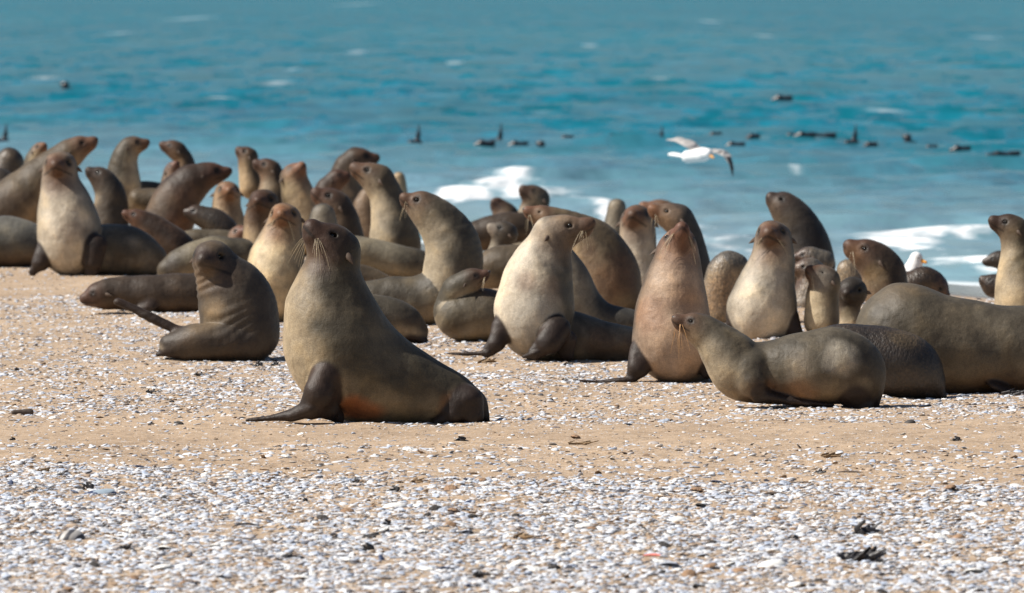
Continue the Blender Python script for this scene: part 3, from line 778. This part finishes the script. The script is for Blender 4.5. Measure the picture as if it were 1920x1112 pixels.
seal('upright fur seal with rust red muzzle lifted, left of the pinkish one', 560,
     [(1194, 418, 0, 31), (1196, 452, 0, 35), (1196, 490, 0, 38), (1198, 530, 0, 42)], nose=(1184, 403, 44), pal='pale', xb=1196, whisk=3,
     patches=[(1182, 410, 26, 22, (.22, .10, .055), .7), (1230, 500, 10, 26, (.08, .07, .065), .6)])
seal('plain grey neck sticking up between surf and the rust muzzled one', 500, [(1157, 388, 0, 17), (1154, 415, 0, 20), (1152, 450, 0, 24)], pal='slate', xb=1154)
seal('brown streaked head lying behind the rust muzzled one, nose left', 492, [(1245, 400, 0, 24), (1275, 420, 0, 26)], nose=(1200, 386, 4), pal='tan', xb=1250)
seal('fur seal with rust nose facing left, behind the pinkish one', 582,
     [(1268, 412, 0, 29), (1287, 440, 0, 27), (1300, 485, 0, 30), (1308, 530, 0, 31), (1305, 560, 0, 34)], nose=(1217, 392, 10), pal='slate', xb=1305, whisk=3,
     patches=[(1250, 410, 20, 34, (.30, .20, .13), .7), (1225, 398, 14, 16, (.26, .12, .06), .8), (1310, 470, 20, 40, (.06, .065, .07), .6)])  # slate tone and dark patch paint this seal's shadow side

# ------------------------------------------------------------ right background
seal('rumpled wet brown fur seal behind, between the pinkish and grey upright ones', 602,
     [(1384, 496, 6, 20), (1362, 503, 2, 31), (1352, 540, 0, 35), (1354, 585, 0, 36)], pal='wetgrey', wet=True, xb=1360, patches=[(1350, 550, 34, 50, (.34, .23, .14), .85)])
seal('big near black fur seal with nose up left, standing against the pale wash', 545,
     [(1474, 393, 0, 29), (1492, 415, 0, 38), (1508, 455, 0, 46), (1515, 500, 0, 52)], nose=(1442, 367, 4), pal='dark', xb=1512, res=2.8, hd=0,
     patches=[(1530, 450, 20, 70, (.018, .016, .018), .8), (1452, 385, 14, 18, (.13, .095, .07), .7)])
seal('wet speckled head lying right under the near black one', 560, [(1518, 482, 0, 19), (1545, 490, 0, 20)], nose=(1486, 482, 4), pal='wetgrey', wet=True, xb=1530)
seal('wet brown nosed fur seal below the speckled head, right', 575,
     [(1518, 506, 0, 22), (1528, 530, -5, 34), (1518, 570, 0, 38)], nose=(1486, 506, 6), pal='wetgrey', wet=True, xb=1520, patches=[(1495, 506, 10, 16, (.14, .09, .06), .7), (1500, 560, 30, 20, (.25, .22, .19), .6)])
seal('young fur seal with silvery wet face and cream neck facing left', 630,
     [(1548, 527, 0, 27), (1542, 558, 0, 30), (1540, 600, 0, 34)], nose=(1514, 505, 12), pal='cream', xb=1541, hd=.45, whisk=2, patches=[(1545, 522, 24, 30, (.28, .25, .21), .8), (1530, 580, 30, 36, (.75, .62, .42), .8), (1570, 590, 10, 28, (.12, .09, .06), .6)])
seal('young fur seal with black face looking at the viewer, beside the cream necked pup', 624,
     [(1598, 548, 0, 27), (1592, 578, 0, 21), (1592, 612, 0, 26)], nose=(1588, 552, 38), pal='cream', xb=1592, hd=.85, patches=[(1600, 540, 20, 34, (.03, .025, .02), .8), (1592, 592, 20, 18, (.5, .42, .28), .6)])
seal('brown fur seal head with narrowed eye facing left over the big back on the right', 594,
     [(1638, 488, 0, 34), (1656, 510, 0, 40), (1662, 550, 0, 44)], nose=(1585, 457, 8), pal='brown', xb=1658, res=2.8, whisk=3, patches=[(1600, 475, 24, 26, (.22, .13, .08), .7), (1640, 520, 34, 30, (.17, .12, .06), .6)])
seal('wet dark shoulder behind the brown head with narrowed eye', 580, [(1590, 508, 0, 22), (1600, 540, 0, 28)], pal='wetgrey', wet=True, xb=1594)
seal('wet brown fur seal hunched right of the white gull, head down to the right', 576,
     [(1752, 535, 0, 24), (1732, 528, 0, 28), (1708, 540, 0, 30)], nose=(1776, 556, 8), pal='brown', wet=True, xb=1735, ears=False)
seal('dark lying fur seal back beneath the white gull', 572, [(1700, 530, 0, 20), (1730, 530, 0, 22), (1760, 548, 0, 14)], pal='black', xb=1725, wet=True)
seal('olive fur seal at the right edge with pointed nose up to the left', 645,
     [(1900, 432, 0, 27), (1908, 465, 0, 31), (1914, 510, 0, 44), (1922, 560, 0, 58), (1926, 600, 0, 60)], nose=(1857, 412, 6), pal='olive', xb=1920, hd=.45, patches=[(1925, 500, 20, 50, (.11, .085, .04), .6)])
seal('wet black head upper of two by the waterline at the right edge', 562, [(1872, 487, 0, 16), (1892, 495, 0, 20)], nose=(1844, 492, 4), pal='black', wet=True, xb=1880)
seal('wet black hindquarters lower of two by the waterline at the right edge', 574, [(1862, 536, 0, 20), (1885, 535, 0, 24)], nose=(1840, 522, 4), pal='black', wet=True, xb=1875)
print('seal tris', TRIS)

# ------------------------------------------------------------ seals in the water
swim_spots = [(122, 165, 'r', 'dark seal head alone far out at the left of the sea'), (932, 262, 'f', 'swimming seal lifting a flipper straight up, centre of the sea'),
    (908, 276, 'b', 'rounded black seal back left of the lifted flipper'), (970, 270, 'b', 'low seal back just right of the lifted flipper'), (1014, 274, 'r', 'brown seal head poking up right of the lifted flipper'),
    (1062, 266, 's', 'faint seal head halfway between lifted flipper and flying gull'), (1170, 259, 'b', 'long low seal back left of the flying gull'), (1234, 264, 'f', 'seal showing a slanting flipper just left of the flying gull'),
    (1340, 258, 's', 'small seal head above the flying gull'), (1377, 278, 'b', 'round black seal back just right of the flying gull'), (1428, 256, 'b', 'first low seal back of the row right of the gull'),
    (1484, 258, 's', 'small seal head between two low backs right of the gull'), (1535, 260, 'w', 'widest dark seal back in the row of swimmers'), (1597, 272, 'f', 'swimming seal with flipper up right of the widest back'),
    (1632, 274, 's', 'small head close right of the raised flipper at right'), (1701, 270, 'r', 'upright seal head alone toward the right'), (1745, 276, 's', 'faint head right of the lone upright head'),
    (1800, 284, 'b', 'thin dark back near the right end of the swimmers'), (1880, 292, 'w', 'dark low back last at the right edge of the sea'), (1466, 194, 'b', 'pale brown seal back farther out than the row'),
    (778, 262, 'f', 'thin flipper raised in the sea above the crowd, left of centre'), (1150, 256, 's', 'small dark head at the left end of the long low back'), (1202, 262, 'b', 'low back just left of the slanting flipper'),
    (1412, 262, 's', 'small wet head left of the first low back of the row'), (1508, 262, 'b', 'dark back touching the widest back on its left'), (1560, 266, 's', 'head at the right end of the widest back'),
    (1615, 268, 'b', 'low back beside the raised flipper at right'), (1862, 296, 's', 'small head left of the last low back'), (4, 270, 'f', 'dark shape in the water at the very left edge')]
SWIM = simple_mat('wet_swimmer', (.022, .026, .034), .35, .3, 12, .01)
for x, y, kind, lb in swim_spots:
    D = (H - ZW) * F / (y + 12.0); s = D / F * 1.12
    o3 = pix(x, y, D); gX, gY, gZ = build_sea.grid; gi_ = np.argmin((gX - o3[0]) ** 2 + (gY - o3[1]) ** 2)
    org = np.array([o3[0], o3[1], ZW + gZ.ravel()[gi_] + 3 * s])
    S = Sdf(); v = lambda a, b, c_=0: np.array([a * s, -c_ * s, b * s])
    if kind in 'bws':
        L_ = {'b': 15, 'w': 26, 's': 9}[kind]; hh = {'b': 7, 'w': 6, 's': 6}[kind]
        S.seg(v(-L_, -3), v(-L_ * .3, 0), 3, hh, k=0); S.pr[-1] = (*S.pr[-1][:2], 4 * s, hh * s, None, 1, 0, 'body')
        S.seg(v(-L_ * .3, 0), v(L_, -3), hh * s, 3.5 * s, k=.02)
        S.seg(v(L_ * .5, 1), v(L_ * 1.05, 3), 4.5 * s, 3 * s, k=.03)
    if kind == 'r':
        S.seg(v(0, -6), v(1, 6), 6.5 * s, 6 * s, k=0); S.seg(v(1, 6), v(-8, 8), 5 * s, 2.2 * s, k=.03); S.seg(v(0, -4), v(13, -4), 6 * s, 4 * s, k=.03)
    if kind == 'f':
        S.seg(v(-7, -2), v(8, -2), 6 * s, 5 * s, k=0); S.seg(v(3, 0), v(6, 12), 5 * s, 3.6 * s, np.array([0, 1., 0]), .5, k=.03)
        S.seg(v(6, 12), v(7, 30), 3.6 * s, 1.2 * s, np.array([0, 1., 0]), .5, k=.02)
    P, Q = S.mesh(1.6 * s)
    o = link('swimming_seal', np_mesh('swimming_seal', P, Q), SWIM, None, org)
    tag(o, lb, 'seal', 'seals swimming off the beach')

# ------------------------------------------------------------ gulls
WHITE = simple_mat('gull_white', (.84, .84, .84), .75, .06, 40, .004)
GREY = simple_mat('gull_grey', (.40, .38, .37), .7, .12, 60, .004)
BLACKW = simple_mat('gull_dark', (.06, .055, .055), .7, .2, 60, .004)
BEAK = simple_mat('gull_beak', (.80, .36, .06), .45, .1, 60, 0)
def chain_mesh(S, s, W, pts, flat, n, k=.01):
    P3 = [(W(*p[:3]), p[3] * s) for p in pts]
    for i in range(len(P3) - 1):
        t = nrm(P3[i + 1][0] - P3[i][0]); nn = nrm(np.array(n, float) - (np.array(n, float) @ t) * t)
        S.seg(P3[i][0], P3[i + 1][0], P3[i][1], P3[i + 1][1], nn, flat, k=k)
def gull_fly():
    D = 82.0; s = D / F; org = pix(1312, 292, D)
    W = lambda x, y, w=0: pix(x, y, D - w * s) - org
    root = bpy.data.objects.new('gull', None); COL.objects.link(root); root.location = org
    tag(root, 'white gull flying low over the water, dark wing tip hanging down', 'gull', 'gulls')
    S = Sdf()
    S.seg(W(1290, 294, -10), W(1318, 290, 12), 12 * s, 13 * s, k=0); S.seg(W(1318, 290, 12), W(1328, 288, 24), 11 * s, 9.5 * s, k=.03)
    P, Q = S.mesh(1.5 * s); link('body', np_mesh('gull_body', P, Q), WHITE, root)
    S = Sdf(); S.seg(W(1286, 294, -14), W(1264, 290, -40), 8 * s, 12 * s, np.array([0, 0, 1.]), .35, k=.02); P, Q = S.mesh(1.4 * s); link('tail', np_mesh('gull_tail', P, Q), WHITE, root)
    S = Sdf(); S.seg(W(1332, 292, 30), W(1338, 296, 38), 3.2 * s, 1.6 * s, k=0); P, Q = S.mesh(.8 * s); link('beak', np_mesh('beak', P, Q), BEAK, root)
    S = Sdf(); chain_mesh(S, s, W, [(1312, 284, 0, 12), (1292, 270, -12, 14), (1272, 262, -30, 11), (1252, 262, -52, 4)], .22, (.3, -.6, .8)); P, Q = S.mesh(1.3 * s)
    wg = link('wing', np_mesh('gull_wing', P, Q), GREY, root); wg['label'] = 'pale grey wing raised to the left'
    S = Sdf(); chain_mesh(S, s, W, [(1324, 288, 6, 10), (1345, 284, 20, 12), (1362, 291, 30, 11), (1369, 304, 36, 8)], .22, (.6, -.5, .6)); P, Q = S.mesh(1.3 * s)
    wg = link('wing', np_mesh('gull_wing', P, Q), GREY, root); wg['label'] = 'grey wing bent down to the right'
    S = Sdf(); chain_mesh(S, s, W, [(1368, 300, 41, 7.5), (1372, 314, 46, 6), (1374, 330, 50, 2)], .25, (.8, -.5, .2)); P, Q = S.mesh(1.1 * s)
    link('wing_tip', np_mesh('wing_tip', P, Q), BLACKW, wg)
gull_fly()
def gull_stand():
    base = ground_at(1712, 552); D = base[1]; s = D / F
    W = lambda x, y, w=0: pix(x, y, D - w * s) - base
    root = bpy.data.objects.new('gull', None); COL.objects.link(root); root.location = base
    tag(root, 'white headed gull with orange beak standing behind the seals on the right', 'gull', 'gulls')
    S = Sdf(); S.seg(W(1718, 484), W(1714, 500), 12 * s, 13 * s, k=0); S.seg(W(1714, 500), W(1704, 520), 14 * s, 22 * s, k=.03); S.seg(W(1704, 520), W(1680, 530, -20), 22 * s, 14 * s, k=.03)
    S.seg(W(1710, 525), W(1710, 550), 3.5 * s, 2.5 * s, k=.01)
    P, Q = S.mesh(1.7 * s); link('body', np_mesh('gull_body', P, Q), WHITE, root)
    S = Sdf(); S.seg(W(1726, 488, 4), W(1736, 492, 10), 4.2 * s, 2.6 * s, k=0); P, Q = S.mesh(.8 * s); link('beak', np_mesh('beak', P, Q), BEAK, root)
    S = Sdf(); S.seg(W(1694, 512, 0), W(1672, 528, -10), 16 * s, 8 * s, k=0); P, Q = S.mesh(1.7 * s); link('wing', np_mesh('gull_wing', P, Q), BLACKW, root)
    e = link('eye', EYE_ME, None, root); e.location = W(1722, 484, 11); e.scale = (1.4 * s,) * 3
gull_stand()

# ------------------------------------------------------------ shells and litter
def dens(X, Y):
    """share of the ground covered by shell litter"""
    a = fbm(X * 0.8, Y * 0.35, 41); b = fbm(X * 3, Y * 1.0, 47)
    edge = 36.2 - 0.42 * X + 1.3 * (a - .5)
    near = sstep(edge + .35, edge - .35, Y)
    far = sstep(40.4, 42.0, Y + 2 * (a - .5)) * (0.16 + .7 * sstep(.42, .64, .5 * a + .5 * b))
    d = near * (0.35 + .65 * sstep(.34, .5, .3 * a + .7 * b)) + 0.13 + far * .8
    bare = sstep(.55, .68, fbm(X * 1.1 + 9, Y * 0.8, 61)) * near
    return np.clip(d * (1 - .5 * bare), 0, 1) * (1 - sstep(-11, -8, Y - shore_y(X)))

def litter_points(n, y0, y1, smin_, smax, seed):
    rg = np.random.default_rng(seed)
    Y = rg.uniform(y0, y1, n * 2); X = rg.uniform(-1, 1, n * 2) * (0.0655 * Y + .15)
    keep = rg.random(n * 2) < dens(X, Y); X = X[keep][:n]; Y = Y[keep][:n]; m = len(X)
    sc = smin_ * (smax / smin_) ** (rg.random(m) ** 1.9)
    return X, Y, sc, rg
Xs, Ys, Ss = [], [], []
for (n, y0, y1, a, b, sd_) in [(135000, 28, 38.5, .003, .024, 1), (24000, 36, 42, .0025, .015, 2), (95000, 40.5, 58, .004, .022, 3), (9000, 56, 68, .008, .02, 4)]:
    X, Y, sc, rg = litter_points(n, y0, y1, a, b, sd_); Xs.append(X); Ys.append(Y); Ss.append(sc)
LX = np.concatenate(Xs); LY = np.concatenate(Ys); LS = np.concatenate(Ss)
LZ = ground_z(LX, LY) + LS * .06
lit_me = bpy.data.meshes.new('shell_litter'); lit_me.vertices.add(len(LX))
lit_me.vertices.foreach_set('co', np.stack([LX, LY, LZ], 1).astype(np.float32).ravel())
rg = np.random.default_rng(99); n = len(LX)
tone = rg.random(n)
set_float(lit_me, 'size', LS); set_float(lit_me, 'tone', tone)
rot = np.stack([rg.normal(0, .20, n), rg.normal(0, .20, n), rg.uniform(0, 6.28, n)], 1).astype(np.float32)
a_ = lit_me.attributes.new('rot', 'FLOAT_VECTOR', 'POINT'); a_.data.foreach_set('vector', rot.ravel())
kd = lit_me.attributes.new('shape', 'INT', 'POINT'); kd.data.foreach_set('value', rg.integers(0, 6, n).astype(np.int32))

def shell_mat(name, inst):
    M = Mat(name)
    if inst: t = M.node('ShaderNodeAttribute', attribute_name='tone', attribute_type='INSTANCER').outputs['Fac']
    else: t = M.node('ShaderNodeObjectInfo').outputs['Random']
    r = M.ramp(t, [(0, (.05, .05, .065)), (.035, (.11, .105, .11)), (.07, (.24, .16, .10)), (.14, (.40, .29, .20)), (.24, (.52, .43, .34)), (.36, (.42, .49, .62)), (.55, (.55, .59, .67)), (.85, (.76, .775, .80))])
    g = M.node('ShaderNodeTexCoord'); w = M.noise(2.4, 2, g.outputs['Object'])
    c = M.mix(1.0, r.outputs[0], M.ramp(w.outputs[0], [(.3, (.82, .8, .78)), (.7, (1.06, 1.06, 1.06))]).outputs[0], 'MULTIPLY')
    M.link(c, M.b.inputs['Base Color']); M.b.inputs['Roughness'].default_value = .5
    return M.m
SHELLI = shell_mat('shell_chips', True)
ng = bpy.data.node_groups.new('scatter_chips', 'GeometryNodeTree')
ng.interface.new_socket('Geometry', in_out='INPUT', socket_type='NodeSocketGeometry'); ng.interface.new_socket('Geometry', in_out='OUTPUT', socket_type='NodeSocketGeometry')
N = ng.nodes; Lk = ng.links
gi = N.new('NodeGroupInput'); go = N.new('NodeGroupOutput')
join = N.new('GeometryNodeJoinGeometry')
shapes = [((1.1, .8, .26), .35, 2), ((1.3, .5, .2), .3, 2), ((1.2, .8, .11), .75, 1), ((.85, .8, .34), .3, 2), ((1.5, .5, .09), .85, 1), ((1, .8, .14), .7, 1)]
for i, (sc3, amp, sub) in enumerate(shapes):
    ico = N.new('GeometryNodeMeshIcoSphere'); ico.inputs['Radius'].default_value = 1; ico.inputs['Subdivisions'].default_value = sub
    sp = N.new('GeometryNodeSetPosition'); nt = N.new('ShaderNodeTexNoise'); nt.inputs['Scale'].default_value = 1.1 + .2 * i
    pos = N.new('GeometryNodeInputPosition'); add = N.new('ShaderNodeVectorMath'); add.inputs[1].default_value = (i * 7.3, i * 3.1, 1.7)
    Lk.new(pos.outputs[0], add.inputs[0]); Lk.new(add.outputs[0], nt.inputs['Vector'])
    sub_ = N.new('ShaderNodeVectorMath'); sub_.operation = 'SUBTRACT'; sub_.inputs[1].default_value = (.5, .5, .5); Lk.new(nt.outputs['Color'], sub_.inputs[0])
    scl = N.new('ShaderNodeVectorMath'); scl.operation = 'SCALE'; scl.inputs['Scale'].default_value = amp * 2; Lk.new(sub_.outputs[0], scl.inputs[0])
    Lk.new(ico.outputs['Mesh'], sp.inputs['Geometry']); Lk.new(scl.outputs[0], sp.inputs['Offset'])
    tr = N.new('GeometryNodeTransform'); tr.inputs['Scale'].default_value = sc3; Lk.new(sp.outputs[0], tr.inputs['Geometry'])
    sm = N.new('GeometryNodeSetShadeSmooth'); sm.inputs['Shade Smooth'].default_value = sub > 1; Lk.new(tr.outputs[0], sm.inputs[0])
    ms = N.new('GeometryNodeSetMaterial'); ms.inputs['Material'].default_value = SHELLI; Lk.new(sm.outputs[0], ms.inputs[0])
    gti = N.new('GeometryNodeGeometryToInstance'); Lk.new(ms.outputs[0], gti.inputs[0]); Lk.new(gti.outputs[0], join.inputs[0])
def attr(nm, t):
    a = N.new('GeometryNodeInputNamedAttribute'); a.data_type = t; a.inputs['Name'].default_value = nm; return a.outputs['Attribute']
iop = N.new('GeometryNodeInstanceOnPoints'); iop.inputs['Pick Instance'].default_value = True
Lk.new(gi.outputs[0], iop.inputs['Points']); Lk.new(join.outputs[0], iop.inputs['Instance'])
Lk.new(attr('shape', 'INT'), iop.inputs['Instance Index']); Lk.new(attr('size', 'FLOAT'), iop.inputs['Scale'])
e2r = N.new('FunctionNodeEulerToRotation'); Lk.new(attr('rot', 'FLOAT_VECTOR'), e2r.inputs[0]); Lk.new(e2r.outputs[0], iop.inputs['Rotation'])
Lk.new(iop.outputs[0], go.inputs[0])
lo = link('shell_litter', lit_me); md = lo.modifiers.new('scatter', 'NODES'); md.node_group = ng
tag(lo, 'drift of broken white and bluish shells over the sand', None, None, 'stuff')

# single shells
def clam_mesh(name, wid=.8, hgt=.34, ribs=9, amp=.02, seg=22, ring=6):
    v = []; q = []
    for i in range(ring + 1):
        t = i / ring; rr_ = math.sin(t * math.pi / 2); z = hgt * math.cos(t * math.pi / 2)
        for j in range(seg):
            a = 2 * math.pi * j / seg
            x = rr_ * math.cos(a) + .18 * (1 - t); y = wid * rr_ * math.sin(a) * (1 - .12 * math.cos(a))
            v.append((x, y, z * (1 + amp * math.cos(ribs * a)) - .05))
    for i in range(ring):
        for j in range(seg): q.append((i * seg + j, (i + 1) * seg + j, (i + 1) * seg + (j + 1) % seg, i * seg + (j + 1) % seg))
    me = np_mesh(name, v, q); return me
mw = simple_mat('clam_white', (.80, .79, .76), .5, .08, 3, .02); mbl = simple_mat('mussel_blue', (.045, .06, .12), .35, .4, 3, .02)
mtn = simple_mat('limpet_brown', (.33, .20, .115), .6, .3, 4, .03); mgy = simple_mat('clam_bluegrey', (.42, .46, .54), .5, .15, 3, .02)
mdk = simple_mat('dark_stone', (.055, .048, .045), .7, .3, 5, .05)
kinds = [('clam_shell', clam_mesh('clam', .8, .36), mw, 'loose white clam shell lying among the foreground shells', 'white clam shells'),
         ('clam_shell', clam_mesh('clam_long', .55, .26, 5), mw, 'long white shell lying among the foreground shells', 'long white shells'),
         ('clam_shell', clam_mesh('clam_grey', .75, .30), mgy, 'bluish grey clam shell lying among the foreground shells', 'bluish grey clam shells'),
         ('mussel_shell', clam_mesh('mussel', .42, .26, 3), mbl, 'blue black mussel shell lying among the foreground shells', 'blue black mussel shells'),
         ('limpet_shell', clam_mesh('limpet', .85, .5, 11, .05), mtn, 'brown ribbed limpet shell lying among the foreground shells', 'brown limpet shells'),
         ('pebble', clam_mesh('pebble', .7, .5, 3, .08), mdk, 'small dark pebble lying among the foreground shells', 'dark pebbles')]
for nm, me, mt, lb, gp in kinds: me.materials.append(mt)
rg = np.random.default_rng(31); placed = 0; tries = 0
while placed < 285 and tries < 9000:
    tries += 1
    Y = rg.uniform(28.6, 41.5); X = rg.uniform(-1, 1) * .0625 * Y
    if rg.random() > max(.10, float(dens(X, Y))): continue
    k_ = rg.choice(6, p=[.36, .2, .14, .14, .08, .08]); nm, me, mt, lb, gp = kinds[k_]
    o = link(nm, me, None, None, (X, Y, float(ground_z(X, Y)) + .004)); sc = .012 + .026 * rg.random() ** 1.8 * (1.1 if k_ < 3 else .9)
    o.scale = (sc,) * 3; o.rotation_euler = (rg.normal(0, .22), rg.normal(0, .22), rg.uniform(0, 6.28)); tag(o, lb, 'shell' if k_ < 5 else 'pebble', gp); placed += 1

# litter that stands out
KELP = simple_mat('dry_kelp', (.022, .020, .022), .45, .4, 30, .01); BARK = simple_mat('driftwood', (.085, .062, .048), .8, .4, 30, .01)
DRY = simple_mat('dried_weed', (.20, .13, .07), .85, .35, 30, .01); PINK = simple_mat('pink_shell', (.80, .25, .20), .5, .15, 20, .0)
FEA = simple_mat('feather_brown', (.22, .17, .12), .7, .3, 40, .0); NACRE = simple_mat('mussel_inside', (.34, .42, .50), .25, .2, 6, .0)
STRIPE = Mat('striped_shell'); g = STRIPE.node('ShaderNodeTexCoord'); wv = STRIPE.node('ShaderNodeTexWave'); wv.inputs['Scale'].default_value = 14; wv.inputs['Distortion'].default_value = 9; wv.inputs['Scale'].default_value = 6
STRIPE.link(g.outputs['Object'], wv.inputs['Vector']); STRIPE.link(STRIPE.ramp(wv.outputs['Color'], [(.35, (.05, .05, .06)), (.6, (.42, .40, .38))]).outputs[0], STRIPE.b.inputs['Base Color']); STRIPE = STRIPE.m

def put(name, x, y, mesh_fn, mat, label, cat, group=None):
    b = ground_at(x, y); s = b[1] / F; me = mesh_fn(s)
    o = link(name, me, mat, None, b); tag(o, label, cat, group); return o
def clump(L_, hh, n, seed, dep=1.0):
    def fn(s):
        rg = np.random.default_rng(seed); S = Sdf()
        for i in range(n):
            x0 = rg.uniform(-.5, .2) * L_ * s; y0 = rg.uniform(-.3, .3) * L_ * s * dep; z0 = rg.uniform(0, .35) * hh * s
            a = np.array([x0, y0, z0]); b = a + np.array([rg.uniform(.15, .5) * L_, rg.uniform(-.3, .3) * L_ * dep, rg.uniform(-.2, .6) * hh]) * s
            S.seg(a, b, rg.uniform(.14, .28) * hh * s, rg.uniform(.05, .2) * hh * s, np.array(nrm(rg.normal(size=3))), .4, k=.002)
        P, Q = S.mesh(max(.0026, L_ * s / 45)); return np_mesh('clump', P, Q)
    return fn
def strip(L_, r, flat=.4, bend=.1, tilt=0):
    def fn(s):
        S = Sdf(); n = 7
        p = [np.array([(t - .5) * L_ * s, math.sin(t * 3.1) * L_ * s * .2, (r * .5 + bend * L_ * math.sin(math.pi * t) + tilt * t * L_) * s]) for t in np.linspace(0, 1, n)]
        for i in range(n - 1):
            f0 = math.sin(math.pi * (i + .4) / n) * .8 + .2; f1 = math.sin(math.pi * (i + 1.4) / n) * .8 + .2
            S.seg(p[i], p[i + 1], r * s * f0, r * s * max(.15, f1), np.array([0, -.3, .95]), flat, k=.002)
        P, Q = S.mesh(max(.0022, L_ * s / 60)); return np_mesh('strip', P, Q)
    return fn
def dome(rx, wid, hh, ribs=7, tiltless=True):
    def fn(s):
        me = clam_mesh('dome', wid, hh, ribs, .03, 30, 9); k_ = rx * s
        co = np.empty(len(me.vertices) * 3, np.float32); me.vertices.foreach_get('co', co); me.vertices.foreach_set('co', co * k_); me.update(); return me
    return fn
o = put('mussel_shell', 188, 926, dome(33, .42, .28), mbl, 'large open mussel shell with pale blue inside, left foreground', 'shell')
b = ground_at(188, 926); s_ = b[1] / F
inn = link('shell_inside', dome(22, .30, .10)(s_), NACRE, o); inn.location = (6 * s_, -11 * s_, 5 * s_); inn.rotation_euler = (math.radians(55), math.radians(-8), 0)
put('driftwood_chunk', 41, 778, lambda s: (lambda S: (S.seg([-15 * s, 0, 4 * s], [15 * s, 4 * s, 5 * s], 5.5 * s, 7 * s, np.array([0, 1., 0]), .7, k=0), np_mesh('wood', *S.mesh(1.3 * s)))[1])(Sdf()), BARK, 'dark block of driftwood at the left edge on bare sand', 'driftwood')
put('sea_urchin_shell', 133, 1012, dome(27, .8, .75, 12), STRIPE, 'dark striped broken shell, lower left foreground', 'shell')
put('kelp_scrap', 235, 1030, clump(22, 16, 7, 1), KELP, 'small black kelp scrap right of the striped shell', 'seaweed')
put('kelp_scrap', 78, 920, clump(44, 10, 9, 2), KELP, 'flat black kelp scrap left of the open mussel shell', 'seaweed')
put('kelp_scrap', 545, 1046, clump(34, 14, 9, 3), KELP, 'black kelp scrap in the foreground left of centre', 'seaweed')
put('kelp_scrap', 700, 1008, clump(42, 14, 9, 4), KELP, 'dark kelp scrap in the foreground near the middle', 'seaweed')
put('kelp_scrap', 462, 990, strip(56, 4), KELP, 'thin straight black kelp strip, left foreground', 'seaweed')
put('kelp_scrap', 1616, 1052, clump(80, 34, 16, 5), KELP, 'large ragged black kelp clump, right foreground', 'seaweed')
put('mussel_shell', 1622, 1002, clump(50, 34, 6, 6), KELP, 'upright black mussel shard behind a white shell, right foreground', 'shell')
put('clam_shell', 1640, 1008, dome(17, .6, .5), mw, 'bright white shell touching the upright black shard', 'shell')
put('feather', 1025, 970, strip(84, 4, .3, .05), FEA, 'brown curved feather lying on the shells, centre foreground', 'feather')
put('pink_shell', 1224, 1044, strip(38, 4.5, .5, .03), PINK, 'salmon pink shell fragment in the foreground', 'shell')
put('clam_shell', 740, 951, dome(24, .55, .42), mw, 'big smooth white clam shell below the olive seal', 'shell')
put('clam_shell', 1448, 1062, dome(28, .7, .5), mw, 'big white clam shell left of the kelp clump', 'shell')
put('clam_shell', 1270, 978, dome(18, .7, .6), mw, 'rounded white clam shell right of the brown feather', 'shell')
put('limpet_shell', 1797, 1010, dome(13, .8, .7, 11), mtn, 'brown limpet shell in the right foreground', 'shell')
put('limpet_shell', 1385, 1072, dome(17, .8, .5, 11), mtn, 'reddish brown shell below the big white clam', 'shell')
put('driftwood_chip', 1452, 930, strip(46, 5, .4, .06), BARK, 'dark sliver of wood on the sand, right of centre', 'driftwood')
put('driftwood_chip', 1500, 907, strip(40, 3, .4, .02), BARK, 'very thin dark stick above the wood sliver', 'driftwood')
put('driftwood_chip', 1592, 887, strip(52, 3, .4, .02), BARK, 'long thin stick on sand in the right middle', 'driftwood')
put('dried_weed', 1562, 856, clump(52, 12, 12, 8), DRY, 'tangle of brown weed on the bare sand, right', 'seaweed')
put('dried_weed', 1092, 834, clump(56, 10, 14, 9), DRY, 'flat brown weed patch on the bare sand, centre', 'seaweed')
put('dried_weed', 914, 680, clump(42, 13, 14, 10), DRY, 'dry brown tuft beside the flipper of the pale chested seal', 'seaweed')
put('dried_weed', 84, 885, clump(34, 12, 10, 11), DRY, 'brown weed tuft at the upper edge of the shells, left', 'seaweed')
put('dried_weed', 786, 905, clump(36, 12, 10, 12), DRY, 'brown weed tuft on shells below the olive seal', 'seaweed')
put('dried_weed', 980, 1010, clump(40, 14, 10, 13), DRY, 'brown weed tuft below the feather', 'seaweed')
put('limpet_shell', 1706, 793, dome(11, .8, .6), mdk, 'dark shell on the sand right of the front grey seal', 'shell')
put('clam_shell', 1745, 882, dome(12, .7, .6), mw, 'white shell alone on the sand, right middle', 'shell')
put('kelp_scrap', 1900, 742, clump(60, 16, 10, 15), KELP, 'black kelp lying at the foot of the huge brown seal', 'seaweed')

scr = [clump(26, 14, 8, 50 + i)(36.0 / F) for i in range(4)]
for m_ in scr: m_.materials.append(KELP)
rg = np.random.default_rng(77); k_ = 0
while k_ < 34:
    Y = rg.uniform(28.6, 50) if k_ < 28 else rg.uniform(38, 56); X = rg.uniform(-1, 1) * .062 * Y
    o = link('weed_scrap', scr[k_ % 4], None, None, (X, Y, float(ground_z(X, Y)) + .003)); o.scale = (rg.uniform(.5, 1.2),) * 3; o.rotation_euler[2] = rg.uniform(-.5, .5) + 3.14 * (k_ % 2)
    tag(o, 'small black scrap of dried weed lying on the shelly sand', 'seaweed', 'black weed scraps strewn over the sand'); k_ += 1
